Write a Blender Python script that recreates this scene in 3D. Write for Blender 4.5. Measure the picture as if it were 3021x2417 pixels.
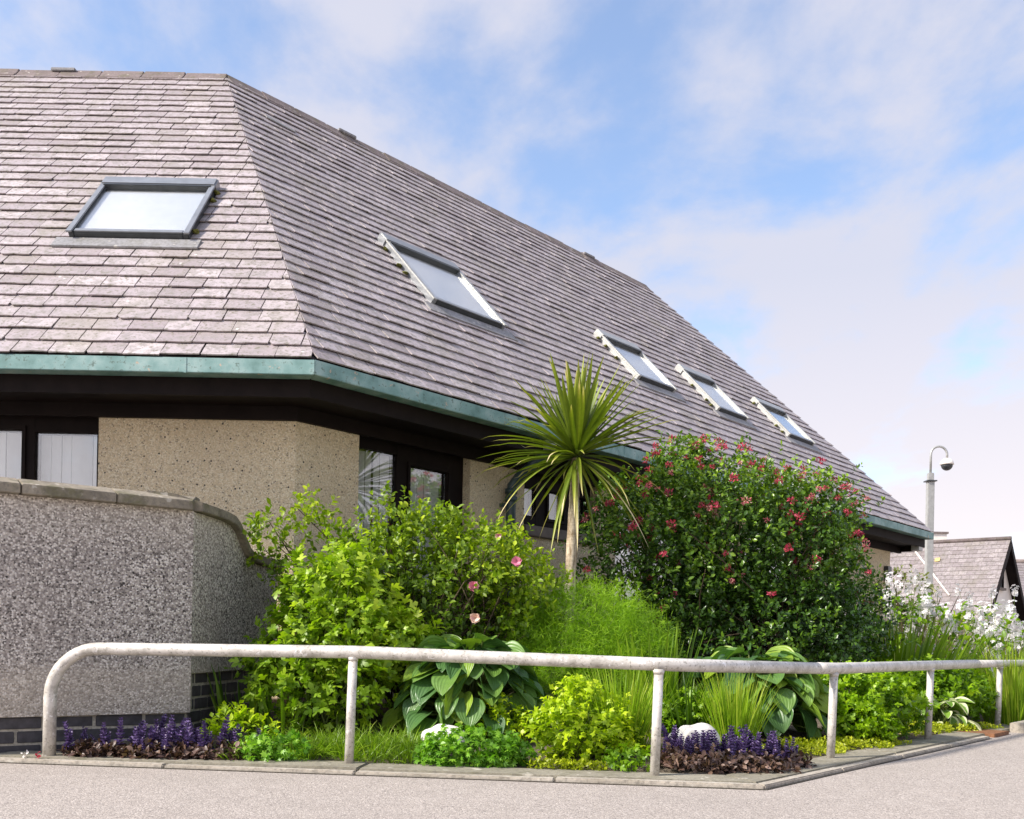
import bpy, bmesh, math, random
import numpy as np
from mathutils import Vector, Matrix

# ------------------------------------------------------------------ reset
for o in list(bpy.data.objects):
    bpy.data.objects.remove(o, do_unlink=True)
scene = bpy.context.scene
col = scene.collection
random.seed(7)
PI = math.pi

# ------------------------------------------------------------------ camera
CAM_Z = 0.68
cam_d = bpy.data.cameras.new('camera')
cam_d.sensor_width = 36.0
cam_d.lens = 36.0 * 2900.0 / 3021.0
cam_d.shift_y = (1883.0 - 1208.5) / 3021.0
cam_d.clip_start = 0.05
cam_d.clip_end = 2000.0
cam = bpy.data.objects.new('camera', cam_d)
col.objects.link(cam)
ROLL = 0.019
cr, sr_ = math.cos(ROLL), math.sin(ROLL)
cam.matrix_world = Matrix(((cr, -sr_, 0, 0), (0, 0, -1, 0), (sr_, cr, 0, CAM_Z), (0, 0, 0, 1)))
scene.camera = cam

# ------------------------------------------------------------------ light
SUN = Vector((-0.71, -0.30, 0.64)).normalized()
sd = bpy.data.lights.new('sun', 'SUN')
sd.energy = 3.6
sd.angle = math.radians(6.0)
sd.color = (1.0, 0.93, 0.84)
sun = bpy.data.objects.new('sun', sd)
col.objects.link(sun)
sun.rotation_euler = SUN.to_track_quat('Z', 'Y').to_euler()
sun.location = SUN * 60

world = bpy.data.worlds.new('World')
scene.world = world
world.use_nodes = True
wn = world.node_tree
wn.nodes.clear()
def W(t, **kw):
    n = wn.nodes.new(t)
    for k, v in kw.items():
        setattr(n, k, v)
    return n
w_out = W('ShaderNodeOutputWorld'); w_bg = W('ShaderNodeBackground')
w_bg.inputs['Strength'].default_value = 0.14
w_sky = W('ShaderNodeTexSky', sky_type='NISHITA', sun_disc=False)
w_sky.sun_elevation = math.asin(SUN.z)
w_sky.sun_rotation = math.atan2(SUN.x, SUN.y)
w_sky.air_density = 1.0; w_sky.dust_density = 0.3; w_sky.ozone_density = 3.0
w_tc = W('ShaderNodeTexCoord'); w_sep = W('ShaderNodeSeparateXYZ')
wn.links.new(w_tc.outputs['Generated'], w_sep.inputs[0])
def wmath(op, a, b=None, clamp=False):
    n = W('ShaderNodeMath', operation=op); n.use_clamp = clamp
    for i, v in enumerate((a, b)):
        if v is None: continue
        if isinstance(v, (int, float)): n.inputs[i].default_value = v
        else: wn.links.new(v, n.inputs[i])
    return n.outputs[0]
zc = wmath('MAXIMUM', w_sep.outputs[2], 0.0)
den = wmath('ADD', zc, 0.22)
cx = wmath('DIVIDE', w_sep.outputs[0], den); cy = wmath('DIVIDE', w_sep.outputs[1], den)
w_cmb = W('ShaderNodeCombineXYZ')
wn.links.new(cx, w_cmb.inputs[0]); wn.links.new(cy, w_cmb.inputs[1])
w_map = W('ShaderNodeMapping')
w_map.inputs['Location'].default_value = (3.7, 1.9, 0.4)
w_map.inputs['Rotation'].default_value = (0, 0, math.radians(24))
w_map.inputs['Scale'].default_value = (1.0, 0.75, 1.0)
wn.links.new(w_cmb.outputs[0], w_map.inputs[0])
w_n1 = W('ShaderNodeTexNoise'); w_n1.inputs['Scale'].default_value = 2.6
w_n1.inputs['Detail'].default_value = 9; w_n1.inputs['Roughness'].default_value = 0.52
w_n1.inputs['Distortion'].default_value = 0.35
w_n2 = W('ShaderNodeTexNoise'); w_n2.inputs['Scale'].default_value = 7.0
w_n2.inputs['Detail'].default_value = 7; w_n2.inputs['Roughness'].default_value = 0.6
wn.links.new(w_map.outputs[0], w_n1.inputs['Vector']); wn.links.new(w_map.outputs[0], w_n2.inputs['Vector'])
nz = wmath('ADD', wmath('MULTIPLY', w_n1.outputs[0], 0.74), wmath('MULTIPLY', w_n2.outputs[0], 0.26))
lowb = wmath('MULTIPLY', wmath('POWER', wmath('SUBTRACT', 1.0, zc, True), 5.0), 0.30)   # clouds pile up towards the horizon
mask_in = wmath('ADD', nz, lowb)
w_ramp = W('ShaderNodeValToRGB')
w_ramp.color_ramp.interpolation = 'EASE'
w_ramp.color_ramp.elements[0].position = 0.40; w_ramp.color_ramp.elements[0].color = (0.16,)*3 + (1,)
w_ramp.color_ramp.elements[1].position = 0.60; w_ramp.color_ramp.elements[1].color = (0.94,)*3 + (1,)
wn.links.new(mask_in, w_ramp.inputs[0])
# cloud colour: lavender-grey bellies, pinkish white low down
w_cr = W('ShaderNodeValToRGB')
w_cr.color_ramp.elements[0].position = 0.02; w_cr.color_ramp.elements[0].color = (0.71, 0.625, 0.61, 1)
w_cr.color_ramp.elements[1].position = 0.34; w_cr.color_ramp.elements[1].color = (0.475, 0.48, 0.555, 1)
wn.links.new(zc, w_cr.inputs[0])
w_dot = W('ShaderNodeVectorMath', operation='DOT_PRODUCT'); w_dot.inputs[1].default_value = tuple(SUN)
wn.links.new(w_tc.outputs['Generated'], w_dot.inputs[0])
glow = wmath('MULTIPLY', wmath('POWER', wmath('MAXIMUM', w_dot.outputs['Value'], 0.0), 3.0), 1.1)   # thin cloud glows towards the sun
w_cs = W('ShaderNodeVectorMath', operation='SCALE')
wn.links.new(wmath('MULTIPLY', wmath('ADD', glow, 1.0), 5.6), w_cs.inputs['Scale'])
wn.links.new(w_cr.outputs[0], w_cs.inputs[0])
w_mix = W('ShaderNodeMixRGB')
wn.links.new(w_ramp.outputs[0], w_mix.inputs[0])
wn.links.new(w_sky.outputs[0], w_mix.inputs[1]); wn.links.new(w_cs.outputs[0], w_mix.inputs[2])
wn.links.new(w_mix.outputs[0], w_bg.inputs['Color'])
wn.links.new(w_bg.outputs[0], w_out.inputs[0])

scene.view_settings.view_transform = 'Standard'
scene.view_settings.look = 'None'
scene.view_settings.exposure = 1.0
scene.view_settings.gamma = 1.0
scene.view_settings.use_curve_mapping = False
scene.render.engine = 'CYCLES'

# ------------------------------------------------------------------ helpers
WORLD = {}
def empty(name, loc, label=None, cat=None, group=None):
    o = bpy.data.objects.new(name, None)
    o.empty_display_size = 0.1
    col.objects.link(o); o.location = loc
    WORLD[o.name] = Matrix.Translation(Vector(loc))
    if label: tag(o, label, cat, group)
    return o
def tag(o, label=None, cat=None, group=None, kind=None):
    if label: o['label'] = label
    if cat: o['category'] = cat
    if group: o['group'] = group
    if kind: o['kind'] = kind
    return o
def attach(o, parent, mw=None):
    mw = mw or Matrix.Identity(4)
    if parent is not None:
        o.parent = parent
        o.matrix_parent_inverse = WORLD[parent.name].inverted()
    o.matrix_basis = mw
    WORLD[o.name] = mw.copy()
    return o
def put(name, me, parent=None, mw=None):
    o = bpy.data.objects.new(name, me)
    col.objects.link(o)
    return attach(o, parent, mw)
def mesh_py(name, V, F, mat, recalc=True, smooth=False, bevel=0.0, tint=None):
    bm = bmesh.new()
    vs = [bm.verts.new(v) for v in V]
    for f in F:
        try: bm.faces.new([vs[i] for i in f])
        except ValueError: pass
    if bevel > 0:
        bmesh.ops.bevel(bm, geom=list(bm.edges), offset=bevel, segments=2, affect='EDGES', clamp_overlap=True)
    if recalc: bmesh.ops.recalc_face_normals(bm, faces=bm.faces)
    me = bpy.data.meshes.new(name)
    bm.to_mesh(me); bm.free()
    if smooth:
        for p in me.polygons: p.use_smooth = True
    if tint is not None:
        a = me.attributes.new('tint', 'FLOAT', 'POINT')
        a.data.foreach_set('value', np.full(len(me.vertices), tint, dtype=np.float32))
    me.materials.append(mat)
    return me
def mesh_np(name, V, faces, mat, tint=None, smooth=False, uv=None):
    """faces: list of int arrays (n,3) or (n,4)"""
    V = np.asarray(V, dtype=np.float32)
    me = bpy.data.meshes.new(name)
    me.vertices.add(len(V)); me.vertices.foreach_set('co', V.ravel())
    fl = [np.asarray(f, dtype=np.int32) for f in faces if len(f)]
    nl = sum(f.size for f in fl); npoly = sum(len(f) for f in fl)
    me.loops.add(nl); me.polygons.add(npoly)
    li = np.concatenate([f.ravel() for f in fl])
    me.loops.foreach_set('vertex_index', li)
    sizes = np.concatenate([np.full(len(f), f.shape[1], dtype=np.int32) for f in fl])
    starts = np.concatenate([[0], np.cumsum(sizes)[:-1]]).astype(np.int32)
    me.polygons.foreach_set('loop_start', starts)
    if smooth: me.polygons.foreach_set('use_smooth', np.ones(npoly, dtype=bool))
    me.update(calc_edges=True)
    if tint is not None:
        a = me.attributes.new('tint', 'FLOAT', 'POINT')
        a.data.foreach_set('value', np.asarray(tint, dtype=np.float32))
    if uv is not None:
        u = me.uv_layers.new(name='UVMap')
        u.data.foreach_set('uv', np.asarray(uv, dtype=np.float32)[li].ravel())
    me.materials.append(mat)
    return me
class Frame:
    """wall-type frame: s along, n outward, z up"""
    def __init__(self, o, d, n): self.o, self.d, self.n = Vector(o), Vector(d), Vector(n)
    def p(self, s, n, z): return self.o + self.d * s + self.n * n + Vector((0, 0, z))
BOXF = [(0,1,2,3),(4,7,6,5),(0,4,5,1),(1,5,6,2),(2,6,7,3),(3,7,4,0)]
def fbox(fr, s0, s1, n0, n1, z0, z1, mit=0.0):
    q = []
    for z in (z0, z1):
        for (s, n, e) in ((s0,n0,1),(s1,n0,0),(s1,n1,0),(s0,n1,1)):
            q.append(fr.p(s - (mit * n if e else 0), n, z))
    return q, BOXF
def part_box(name, fr, s0, s1, n0, n1, z0, z1, mat, parent, mit=0.0, bevel=0.0):
    V, F = fbox(fr, s0, s1, n0, n1, z0, z1, mit)
    return put(name, mesh_py(name, V, F, mat, bevel=bevel), parent)
def multi(name, boxes, mat, parent, bevel=0.0):
    V, F = [], []
    for (v, f) in boxes:
        k = len(V); V += v; F += [tuple(i + k for i in q) for q in f]
    return put(name, mesh_py(name, V, F, mat, bevel=bevel), parent)
def tube_geo(path, radii, sides=8, cap=True):
    path = [Vector(p) for p in path]
    n = len(path); V, F = [], []
    if not hasattr(radii, '__len__'): radii = [radii] * n
    prev = None
    for i, p in enumerate(path):
        t = (path[min(i+1, n-1)] - path[max(i-1, 0)]).normalized()
        if prev is None:
            a = t.cross(Vector((0, 0, 1)))
            if a.length < 0.1: a = t.cross(Vector((0, 1, 0)))
            a.normalize()
        else:
            a = (prev - t * prev.dot(t)).normalized()
        prev = a; b = t.cross(a)
        for k in range(sides):
            ang = 2 * PI * k / sides
            V.append(p + (a * math.cos(ang) + b * math.sin(ang)) * radii[i])
    for i in range(n - 1):
        for k in range(sides):
            k2 = (k + 1) % sides
            F.append((i*sides+k, i*sides+k2, (i+1)*sides+k2, (i+1)*sides+k))
    if cap:
        F.append(tuple(range(sides))[::-1]); F.append(tuple((n-1)*sides + k for k in range(sides)))
    return V, F
def tube(name, path, radii, mat, parent, sides=8, smooth=True):
    V, F = tube_geo(path, radii, sides)
    return put(name, mesh_py(name, V, F, mat, smooth=smooth), parent)
def tubes(name, paths, mat, parent, sides=4, tint=None):
    V, F = [], []
    for path, r in paths:
        v, f = tube_geo(path, r, sides, False)
        k = len(V); V += v; F += [tuple(i + k for i in q) for q in f]
    me = mesh_np(name, [tuple(v) for v in V], [F], mat, smooth=True,
                 tint=np.full(len(V), 0.5 if tint is None else tint))
    return put(name, me, parent)

# ------------------------------------------------------------------ material helpers
class NT:
    def __init__(self, name):
        self.m = bpy.data.materials.new(name); self.m.use_nodes = True
        self.t = self.m.node_tree; self.t.nodes.clear()
        self.out = self.t.nodes.new('ShaderNodeOutputMaterial')
        self.b = self.t.nodes.new('ShaderNodeBsdfPrincipled')
        self.t.links.new(self.b.outputs[0], self.out.inputs[0])
        g = self.t.nodes.new('ShaderNodeNewGeometry'); self.pos = g.outputs['Position']; self.geo = g
    def n(self, t, **kw):
        x = self.t.nodes.new(t)
        for k, v in kw.items(): setattr(x, k, v)
        return x
    def l(self, a, b): self.t.links.new(a, b)
    def noise(self, scale, detail=4, rough=0.55, vec=None, dist=0.0):
        x = self.n('ShaderNodeTexNoise')
        x.inputs['Scale'].default_value = scale; x.inputs['Detail'].default_value = detail
        x.inputs['Roughness'].default_value = rough; x.inputs['Distortion'].default_value = dist
        self.l(vec or self.pos, x.inputs['Vector']); return x.outputs[0]
    def voro(self, scale, feature='F1', vec=None, rnd=1.0):
        x = self.n('ShaderNodeTexVoronoi'); x.feature = feature
        x.inputs['Scale'].default_value = scale; x.inputs['Randomness'].default_value = rnd
        self.l(vec or self.pos, x.inputs['Vector']); return x
    def ramp(self, fac, stops, interp='LINEAR'):
        x = self.n('ShaderNodeValToRGB'); r = x.color_ramp; r.interpolation = interp
        while len(r.elements) < len(stops): r.elements.new(0.5)
        for e, (p, c) in zip(r.elements, stops):
            e.position = p; e.color = (c, c, c, 1) if isinstance(c, (int, float)) else (*c, 1)
        self.l(fac, x.inputs[0]); return x.outputs[0]
    def mix(self, fac, a, b, mode='MIX'):
        x = self.n('ShaderNodeMixRGB'); x.blend_type = mode
        for i, v in enumerate((fac, a, b)):
            if isinstance(v, (int, float)):
                x.inputs[i].default_value = v if i == 0 else (v, v, v, 1)
            elif isinstance(v, tuple): x.inputs[i].default_value = (*v, 1)
            else: self.l(v, x.inputs[i])
        return x.outputs[0]
    def math(self, op, a, b=0.0, clamp=False):
        x = self.n('ShaderNodeMath', operation=op); x.use_clamp = clamp
        for i, v in enumerate((a, b)):
            if isinstance(v, (int, float)): x.inputs[i].default_value = v
            else: self.l(v, x.inputs[i])
        return x.outputs[0]
    def attr(self, name):
        x = self.n('ShaderNodeAttribute'); x.attribute_name = name; return x.outputs['Fac']
    def bump(self, h, strength=0.3, dist=0.01):
        x = self.n('ShaderNodeBump'); x.inputs['Strength'].default_value = strength
        x.inputs['Distance'].default_value = dist; self.l(h, x.inputs['Height'])
        self.l(x.outputs[0], self.b.inputs['Normal']); return x
    def color(self, c):
        if isinstance(c, tuple): self.b.inputs['Base Color'].default_value = (*c, 1)
        else: self.l(c, self.b.inputs['Base Color'])
    def set(self, rough=None, metal=None, spec=None):
        if rough is not None:
            if isinstance(rough, (int, float)): self.b.inputs['Roughness'].default_value = rough
            else: self.l(rough, self.b.inputs['Roughness'])
        if metal is not None: self.b.inputs['Metallic'].default_value = metal
        if spec is not None: self.b.inputs['Specular IOR Level'].default_value = spec

# slate
def mat_slate(name, k=1.0):
    t = NT(name)
    base = t.ramp(t.attr('tint'), [(0, (0.225*k, 0.186*k, 0.188*k)), (0.35, (0.272*k, 0.232*k, 0.234*k)),
                                   (0.7, (0.302*k, 0.26*k, 0.262*k)), (1, (0.35*k, 0.305*k, 0.302*k))])
    n1 = t.noise(14, 6, 0.65)
    c = t.mix(t.ramp(n1, [(0.46, 0), (0.60, 0.72)]), base, (0.17*k, 0.15*k, 0.14*k))
    n2 = t.noise(2.3, 5, 0.6)
    c = t.mix(t.ramp(n2, [(0.50, 0), (0.72, 0.6)]), c, (0.20*k, 0.175*k, 0.14*k))
    n3 = t.noise(38, 4, 0.6)
    c = t.mix(t.ramp(n3, [(0.54, 0), (0.66, 0.7)]), c, (0.13, 0.12, 0.065))
    v = t.voro(7.0)
    big = t.noise(3.1, 2)
    sp = t.math('MULTIPLY', t.ramp(v.outputs['Distance'], [(0.05, 1), (0.10, 0)]), t.ramp(big, [(0.50, 0), (0.56, 1)]))
    c = t.mix(sp, c, (0.62, 0.60, 0.56))
    t.color(c)
    t.set(rough=t.ramp(n1, [(0.3, 0.42), (0.7, 0.62)]), spec=0.5)
    t.bump(t.mix(0.5, n1, n3), 0.6, 0.008)
    return t.m
def mat_roughcast(name, cols, grime_and_hollows, scale=120, band=None):
    t = NT(name)
    v = t.voro(scale)
    sep = t.n('ShaderNodeSeparateXYZ'); t.l(v.outputs['Color'], sep.inputs[0])
    c = t.ramp(sep.outputs[0], cols, 'CONSTANT')
    d = t.ramp(v.outputs['Distance'], [(0.25, 0), (0.75, 1)])
    c = t.mix(t.math('MULTIPLY', d, 0.55), c, grime_and_hollows)  # chip colour darkened towards the hollows between chips
    n = t.noise(1.6, 5, 0.6)
    c = t.mix(t.ramp(n, [(0.38, 0), (0.70, 0.45)]), c, grime_and_hollows)
    v2 = t.voro(17)
    c = t.mix(t.ramp(v2.outputs['Distance'], [(0.09, 1), (0.14, 0)]), c, (0.05, 0.045, 0.04))
    if band:
        z = t.n('ShaderNodeSeparateXYZ'); t.l(t.pos, z.inputs[0])
        zz = t.math('MULTIPLY', t.math('ADD', z.outputs[2], t.math('MULTIPLY', t.noise(4, 4), 0.22)), 0.5)
        c = t.mix(t.ramp(zz, band[0]), c, t.mix(0.34, c, band[1]))
    t.color(c); t.set(rough=0.9, spec=0.2)
    t.bump(t.math('SUBTRACT', 1.0, v.outputs['Distance']), 0.8, 0.006)
    return t.m
def mat_concrete(name, a, b, moss=0.35, rough=0.88, scale=1.0):
    t = NT(name)
    n1 = t.noise(3*scale, 7, 0.65); n2 = t.noise(45*scale, 4, 0.7); n3 = t.noise(9*scale, 5, 0.6)
    c = t.ramp(n1, [(0.3, a), (0.7, b)])
    c = t.mix(t.ramp(n3, [(0.50, 0), (0.64, moss)]), c, (0.11, 0.105, 0.045))
    c = t.mix(t.ramp(n2, [(0.35, 0.5), (0.55, 0)]), c, (0.10, 0.09, 0.08))
    c = t.mix(t.ramp(t.noise(16*scale, 3), [(0.64, 0), (0.70, 0.5)]), c, (0.62, 0.58, 0.50))
    t.color(c); t.set(rough=rough, spec=0.25); t.bump(t.mix(0.6, n2, n1), 0.5, 0.006)
    return t.m
def mat_plain(name, c, rough=0.5, metal=0.0, spec=0.5, var=0.25, scale=12):
    t = NT(name)
    n = t.noise(scale, 5, 0.6)
    dark = tuple(x * (1 - var) for x in c); light = tuple(min(1, x * (1 + var)) for x in c)
    t.color(t.ramp(n, [(0.3, dark), (0.7, light)])); t.set(rough, metal, spec)
    return t.m
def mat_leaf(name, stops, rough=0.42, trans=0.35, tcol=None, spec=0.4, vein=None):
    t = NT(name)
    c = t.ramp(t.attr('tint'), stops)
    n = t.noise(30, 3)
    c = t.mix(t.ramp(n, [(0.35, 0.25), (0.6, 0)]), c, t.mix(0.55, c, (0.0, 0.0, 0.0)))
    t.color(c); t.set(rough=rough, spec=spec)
    tr = t.n('ShaderNodeBsdfTranslucent')
    tc = t.mix(1.0, c, tcol or (1.15, 1.35, 0.40), 'MULTIPLY')
    t.l(tc, tr.inputs['Color'])
    mx = t.n('ShaderNodeMixShader'); mx.inputs[0].default_value = trans
    t.l(t.b.outputs[0], mx.inputs[1]); t.l(tr.outputs[0], mx.inputs[2]); t.l(mx.outputs[0], t.out.inputs[0])
    return t.m, t

M = {}
M['slate'] = mat_slate('slate_stone', 1.42)
M['slate_far'] = mat_slate('slate_far', 0.95)
M['under'] = mat_plain('roof_underlay', (0.035, 0.03, 0.03), 0.9)
M['ridge'] = mat_concrete('ridge_mortar', (0.16, 0.125, 0.12), (0.25, 0.20, 0.19), 0.5)
M['house_wall'] = mat_roughcast('beige_roughcast', [(0, (0.76, 0.62, 0.40)), (0.30, (0.65, 0.52, 0.325)), (0.55, (0.85, 0.75, 0.55)), (0.80, (0.52, 0.42, 0.28)), (0.95, (0.22, 0.175, 0.13))], (0.56, 0.46, 0.315), 110)
M['garden_wall'] = mat_roughcast('grey_roughcast', [(0, (0.56, 0.50, 0.44)), (0.25, (0.36, 0.315, 0.285)), (0.46, (0.88, 0.81, 0.73)), (0.70, (0.19, 0.165, 0.15)), (0.88, (0.035, 0.03, 0.028))], (0.27, 0.235, 0.21), 104,
    band=([(0.0, 1), (0.27, 1), (0.32, 0.1), (0.60, 0.0), (0.72, 0.6)], (0.66, 0.57, 0.45)))
M['coping'] = mat_concrete('coping_concrete', (0.14, 0.12, 0.09), (0.32, 0.275, 0.21), 0.65)
M['kerb'] = mat_concrete('kerb_concrete', (0.22, 0.20, 0.15), (0.33, 0.30, 0.235), 0.40)
M['joint'] = mat_plain('joint_strip', (0.05, 0.042, 0.03), 0.95, var=0.5, scale=60)
M['kerb_lip'] = mat_concrete('kerb_lip_concrete', (0.36, 0.315, 0.255), (0.50, 0.45, 0.38), 0.15)
M['brick'] = mat_plain('dark_brick', (0.052, 0.047, 0.052), 0.6, var=0.45, scale=22)
M['mortar'] = mat_concrete('mortar', (0.40, 0.36, 0.29), (0.54, 0.49, 0.40), 0.15)
M['dark_wood'] = mat_plain('dark_brown_timber', (0.012, 0.008, 0.007), 0.65, spec=0.12, var=0.3, scale=6)
M['sill'] = mat_plain('brown_sill', (0.13, 0.10, 0.08), 0.6)
M['white'] = mat_plain('white_blind_and_backing', (0.72, 0.68, 0.67), 0.7, var=0.05)
M['white_wall'] = mat_plain('white_render', (0.80, 0.74, 0.67), 0.85, var=0.07, scale=3)
M['grey_metal'] = mat_plain('grey_flashing', (0.27, 0.28, 0.29), 0.35, 0.4, var=0.15)
M['frame_dark'] = mat_plain('dark_grey_aluminium', (0.055, 0.06, 0.062), 0.35, 0.3, var=0.2)
M['lead'] = mat_concrete('lead_flashing', (0.24, 0.235, 0.24), (0.34, 0.33, 0.33), 0.25, 0.6)
M['frame_grey'] = mat_plain('light_grey_aluminium', (0.40, 0.40, 0.38), 0.4, 0.3, var=0.12)
M['pipe'] = mat_plain('teal_black_pipe', (0.045, 0.075, 0.08), 0.4, var=0.3)
M['rust'] = mat_plain('rusty_steel', (0.23, 0.105, 0.05), 0.8, 0.3, var=0.4, scale=30)
M['moss'] = mat_plain('moss', (0.13, 0.13, 0.025), 0.95, var=0.5, scale=60)
M['litter_red'] = mat_plain('red_petal', (0.45, 0.02, 0.05), 0.6)
def m_gutter():
    t = NT('patina_gutter')
    n1 = t.noise(5, 6, 0.65); n2 = t.noise(40, 4, 0.6); n3 = t.noise(11, 5, 0.7)
    c = t.ramp(n1, [(0.30, (0.10, 0.20, 0.18)), (0.5, (0.20, 0.335, 0.315)), (0.70, (0.36, 0.48, 0.455))])
    c = t.mix(t.ramp(n2, [(0.57, 0), (0.68, 0.75)]), c, (0.07, 0.11, 0.085))
    c = t.mix(t.ramp(n3, [(0.64, 0), (0.67, 1)]), c, (0.52, 0.38, 0.27))
    t.color(c); t.set(0.55, 0.0, 0.4); t.bump(n2, 0.2, 0.003)
    return t.m
M['gutter'] = m_gutter()
def m_rail():
    t = NT('flaking_rail_paint')
    n1 = t.noise(9, 7, 0.7); n2 = t.noise(70, 4, 0.6)
    c = t.ramp(n1, [(0.36, (0.40, 0.37, 0.32)), (0.52, (0.62, 0.58, 0.52)), (0.72, (0.76, 0.72, 0.67))])
    c = t.mix(t.ramp(n2, [(0.57, 0), (0.66, 0.65)]), c, (0.19, 0.17, 0.13))
    c = t.mix(t.ramp(t.noise(14, 6, 0.75), [(0.60, 0), (0.66, 0.6)]), c, (0.27, 0.24, 0.20))
    v = t.noise(22, 5, 0.75)
    c = t.mix(t.ramp(v, [(0.60, 0), (0.62, 0.85)]), c, (0.84, 0.81, 0.78))
    t.color(c); t.set(0.45, 0.15, 0.5); t.bump(t.mix(0.5, n1, n2), 0.35, 0.003)
    return t.m
M['rail'] = m_rail()
def m_asphalt():
    t = NT('pale_asphalt')
    v = t.voro(150); sep = t.n('ShaderNodeSeparateXYZ'); t.l(v.outputs['Color'], sep.inputs[0])
    c = t.ramp(sep.outputs[0], [(0, (0.345, 0.30, 0.265)), (0.3, (0.40, 0.35, 0.31)), (0.6, (0.28, 0.245, 0.22)), (0.84, (0.50, 0.445, 0.40)), (0.96, (0.16, 0.14, 0.13))], 'CONSTANT')
    n = t.noise(0.9, 6, 0.6)
    c = t.mix(t.ramp(n, [(0.35, 0.30), (0.65, 0)]), c, (0.26, 0.23, 0.205))
    c = t.mix(t.ramp(t.noise(6, 5, 0.7), [(0.5, 0), (0.75, 0.35)]), c, (0.48, 0.43, 0.385))
    t.color(c); t.set(0.9, 0, 0.25); t.bump(t.math('SUBTRACT', 1, v.outputs['Distance']), 0.6, 0.004)
    return t.m
M['asphalt'] = m_asphalt()
def m_soil():
    t = NT('garden_soil')
    n1 = t.noise(5, 7, 0.7); n2 = t.noise(60, 5, 0.7)
    c = t.ramp(n1, [(0.3, (0.13, 0.10, 0.07)), (0.6, (0.24, 0.195, 0.145)), (0.8, (0.33, 0.28, 0.21))])
    c = t.mix(t.ramp(n2, [(0.35, 0.7), (0.6, 0)]), c, (0.06, 0.05, 0.035))
    t.color(c); t.set(0.95, 0, 0.15); t.bump(n2, 1.0, 0.02)
    return t.m
M['soil'] = m_soil()
def m_stone():
    t = NT('white_stone')
    n = t.noise(12, 6, 0.65)
    t.color(t.ramp(n, [(0.3, (0.60, 0.56, 0.51)), (0.6, (0.80, 0.76, 0.72))])); t.set(0.8, 0, 0.3); t.bump(n, 0.4, 0.01)
    return t.m
M['stone'] = m_stone()
def m_glass(name, base, tintc=(1.0, 1.0, 1.0)):
    t = NT(name)
    gl = t.n('ShaderNodeBsdfGlossy'); gl.inputs['Roughness'].default_value = 0.03
    gl.inputs['Color'].default_value = (*tintc, 1)
    tr = t.n('ShaderNodeBsdfTransparent'); tr.inputs['Color'].default_value = (0.96, 0.98, 0.98, 1)
    lw = t.n('ShaderNodeLayerWeight'); lw.inputs['Blend'].default_value = 0.5
    fr = t.math('MULTIPLY', t.math('POWER', lw.outputs['Facing'], 4.0), 0.5)
    mx = t.n('ShaderNodeMixShader')
    t.l(t.math('ADD', fr, base, True), mx.inputs[0])
    t.l(tr.outputs[0], mx.inputs[1]); t.l(gl.outputs[0], mx.inputs[2]); t.l(mx.outputs[0], t.out.inputs[0])
    return t.m
M['glass'] = m_glass('window_glass', 0.15)
M['sky_glass'] = m_glass('skylight_glass', 0.16)
def m_bark(name, a, b, s):
    t = NT(name)
    mp = t.n('ShaderNodeMapping'); mp.inputs['Scale'].default_value = (s, s, s * 0.25); t.l(t.pos, mp.inputs[0])
    n = t.noise(1.0, 6, 0.7, mp.outputs[0]); n2 = t.noise(50, 3)
    mp2 = t.n('ShaderNodeMapping'); mp2.inputs['Scale'].default_value = (4, 4, 90); t.l(t.pos, mp2.inputs[0])
    n3 = t.noise(1.0, 2, 0.5, mp2.outputs[0])
    c = t.ramp(n, [(0.38, a), (0.58, b)])
    c = t.mix(t.ramp(n3, [(0.5, 0), (0.7, 0.35)]), c, a)
    t.color(c); t.set(0.9, 0, 0.2); t.bump(t.mix(0.5, n, n3), 0.8, 0.01)
    return t.m
M['palm_bark'] = m_bark('palm_bark', (0.26, 0.185, 0.11), (0.64, 0.54, 0.40), 45)
M['twig'] = m_bark('twig_bark', (0.05, 0.035, 0.022), (0.12, 0.09, 0.055), 60)
M['green_stem'] = mat_plain('green_stem', (0.12, 0.16, 0.03), 0.6)
L = {}
def leafm(key, stops, **kw): L[key] = mat_leaf(key, stops, **kw)[0]
leafm('rose_leaf', [(0, (0.078, 0.141, 0.010)), (0.4, (0.167, 0.268, 0.013)), (0.8, (0.310, 0.421, 0.014)), (1, (0.464, 0.561, 0.022))])
leafm('lovage_leaf', [(0, (0.103, 0.191, 0.010)), (0.4, (0.220, 0.358, 0.014)), (0.8, (0.361, 0.497, 0.022)), (1, (0.542, 0.638, 0.058))])
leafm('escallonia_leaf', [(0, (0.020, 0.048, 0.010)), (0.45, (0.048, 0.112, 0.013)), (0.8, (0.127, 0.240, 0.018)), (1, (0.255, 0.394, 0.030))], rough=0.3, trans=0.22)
leafm('fennel_leaf', [(0, (0.103, 0.217, 0.005)), (0.5, (0.206, 0.383, 0.007)), (1, (0.336, 0.536, 0.011))], rough=0.6)
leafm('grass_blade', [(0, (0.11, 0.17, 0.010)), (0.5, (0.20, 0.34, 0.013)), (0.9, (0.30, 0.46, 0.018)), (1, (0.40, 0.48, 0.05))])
leafm('sword_leaf', [(0, (0.03, 0.075, 0.006)), (0.5, (0.09, 0.18, 0.010)), (1, (0.22, 0.34, 0.018))])
leafm('geum_leaf', [(0, (0.178, 0.275, 0.009)), (0.5, (0.401, 0.551, 0.011)), (1, (0.653, 0.744, 0.022))])
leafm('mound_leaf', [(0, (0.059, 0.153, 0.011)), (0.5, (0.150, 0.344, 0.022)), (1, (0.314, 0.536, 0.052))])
leafm('tansy_leaf', [(0, (0.065, 0.153, 0.005)), (0.5, (0.180, 0.332, 0.007)), (1, (0.361, 0.536, 0.011))])
leafm('creeper_leaf', [(0, (0.20, 0.24, 0.010)), (0.5, (0.38, 0.44, 0.012)), (1, (0.52, 0.54, 0.03))])
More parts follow.
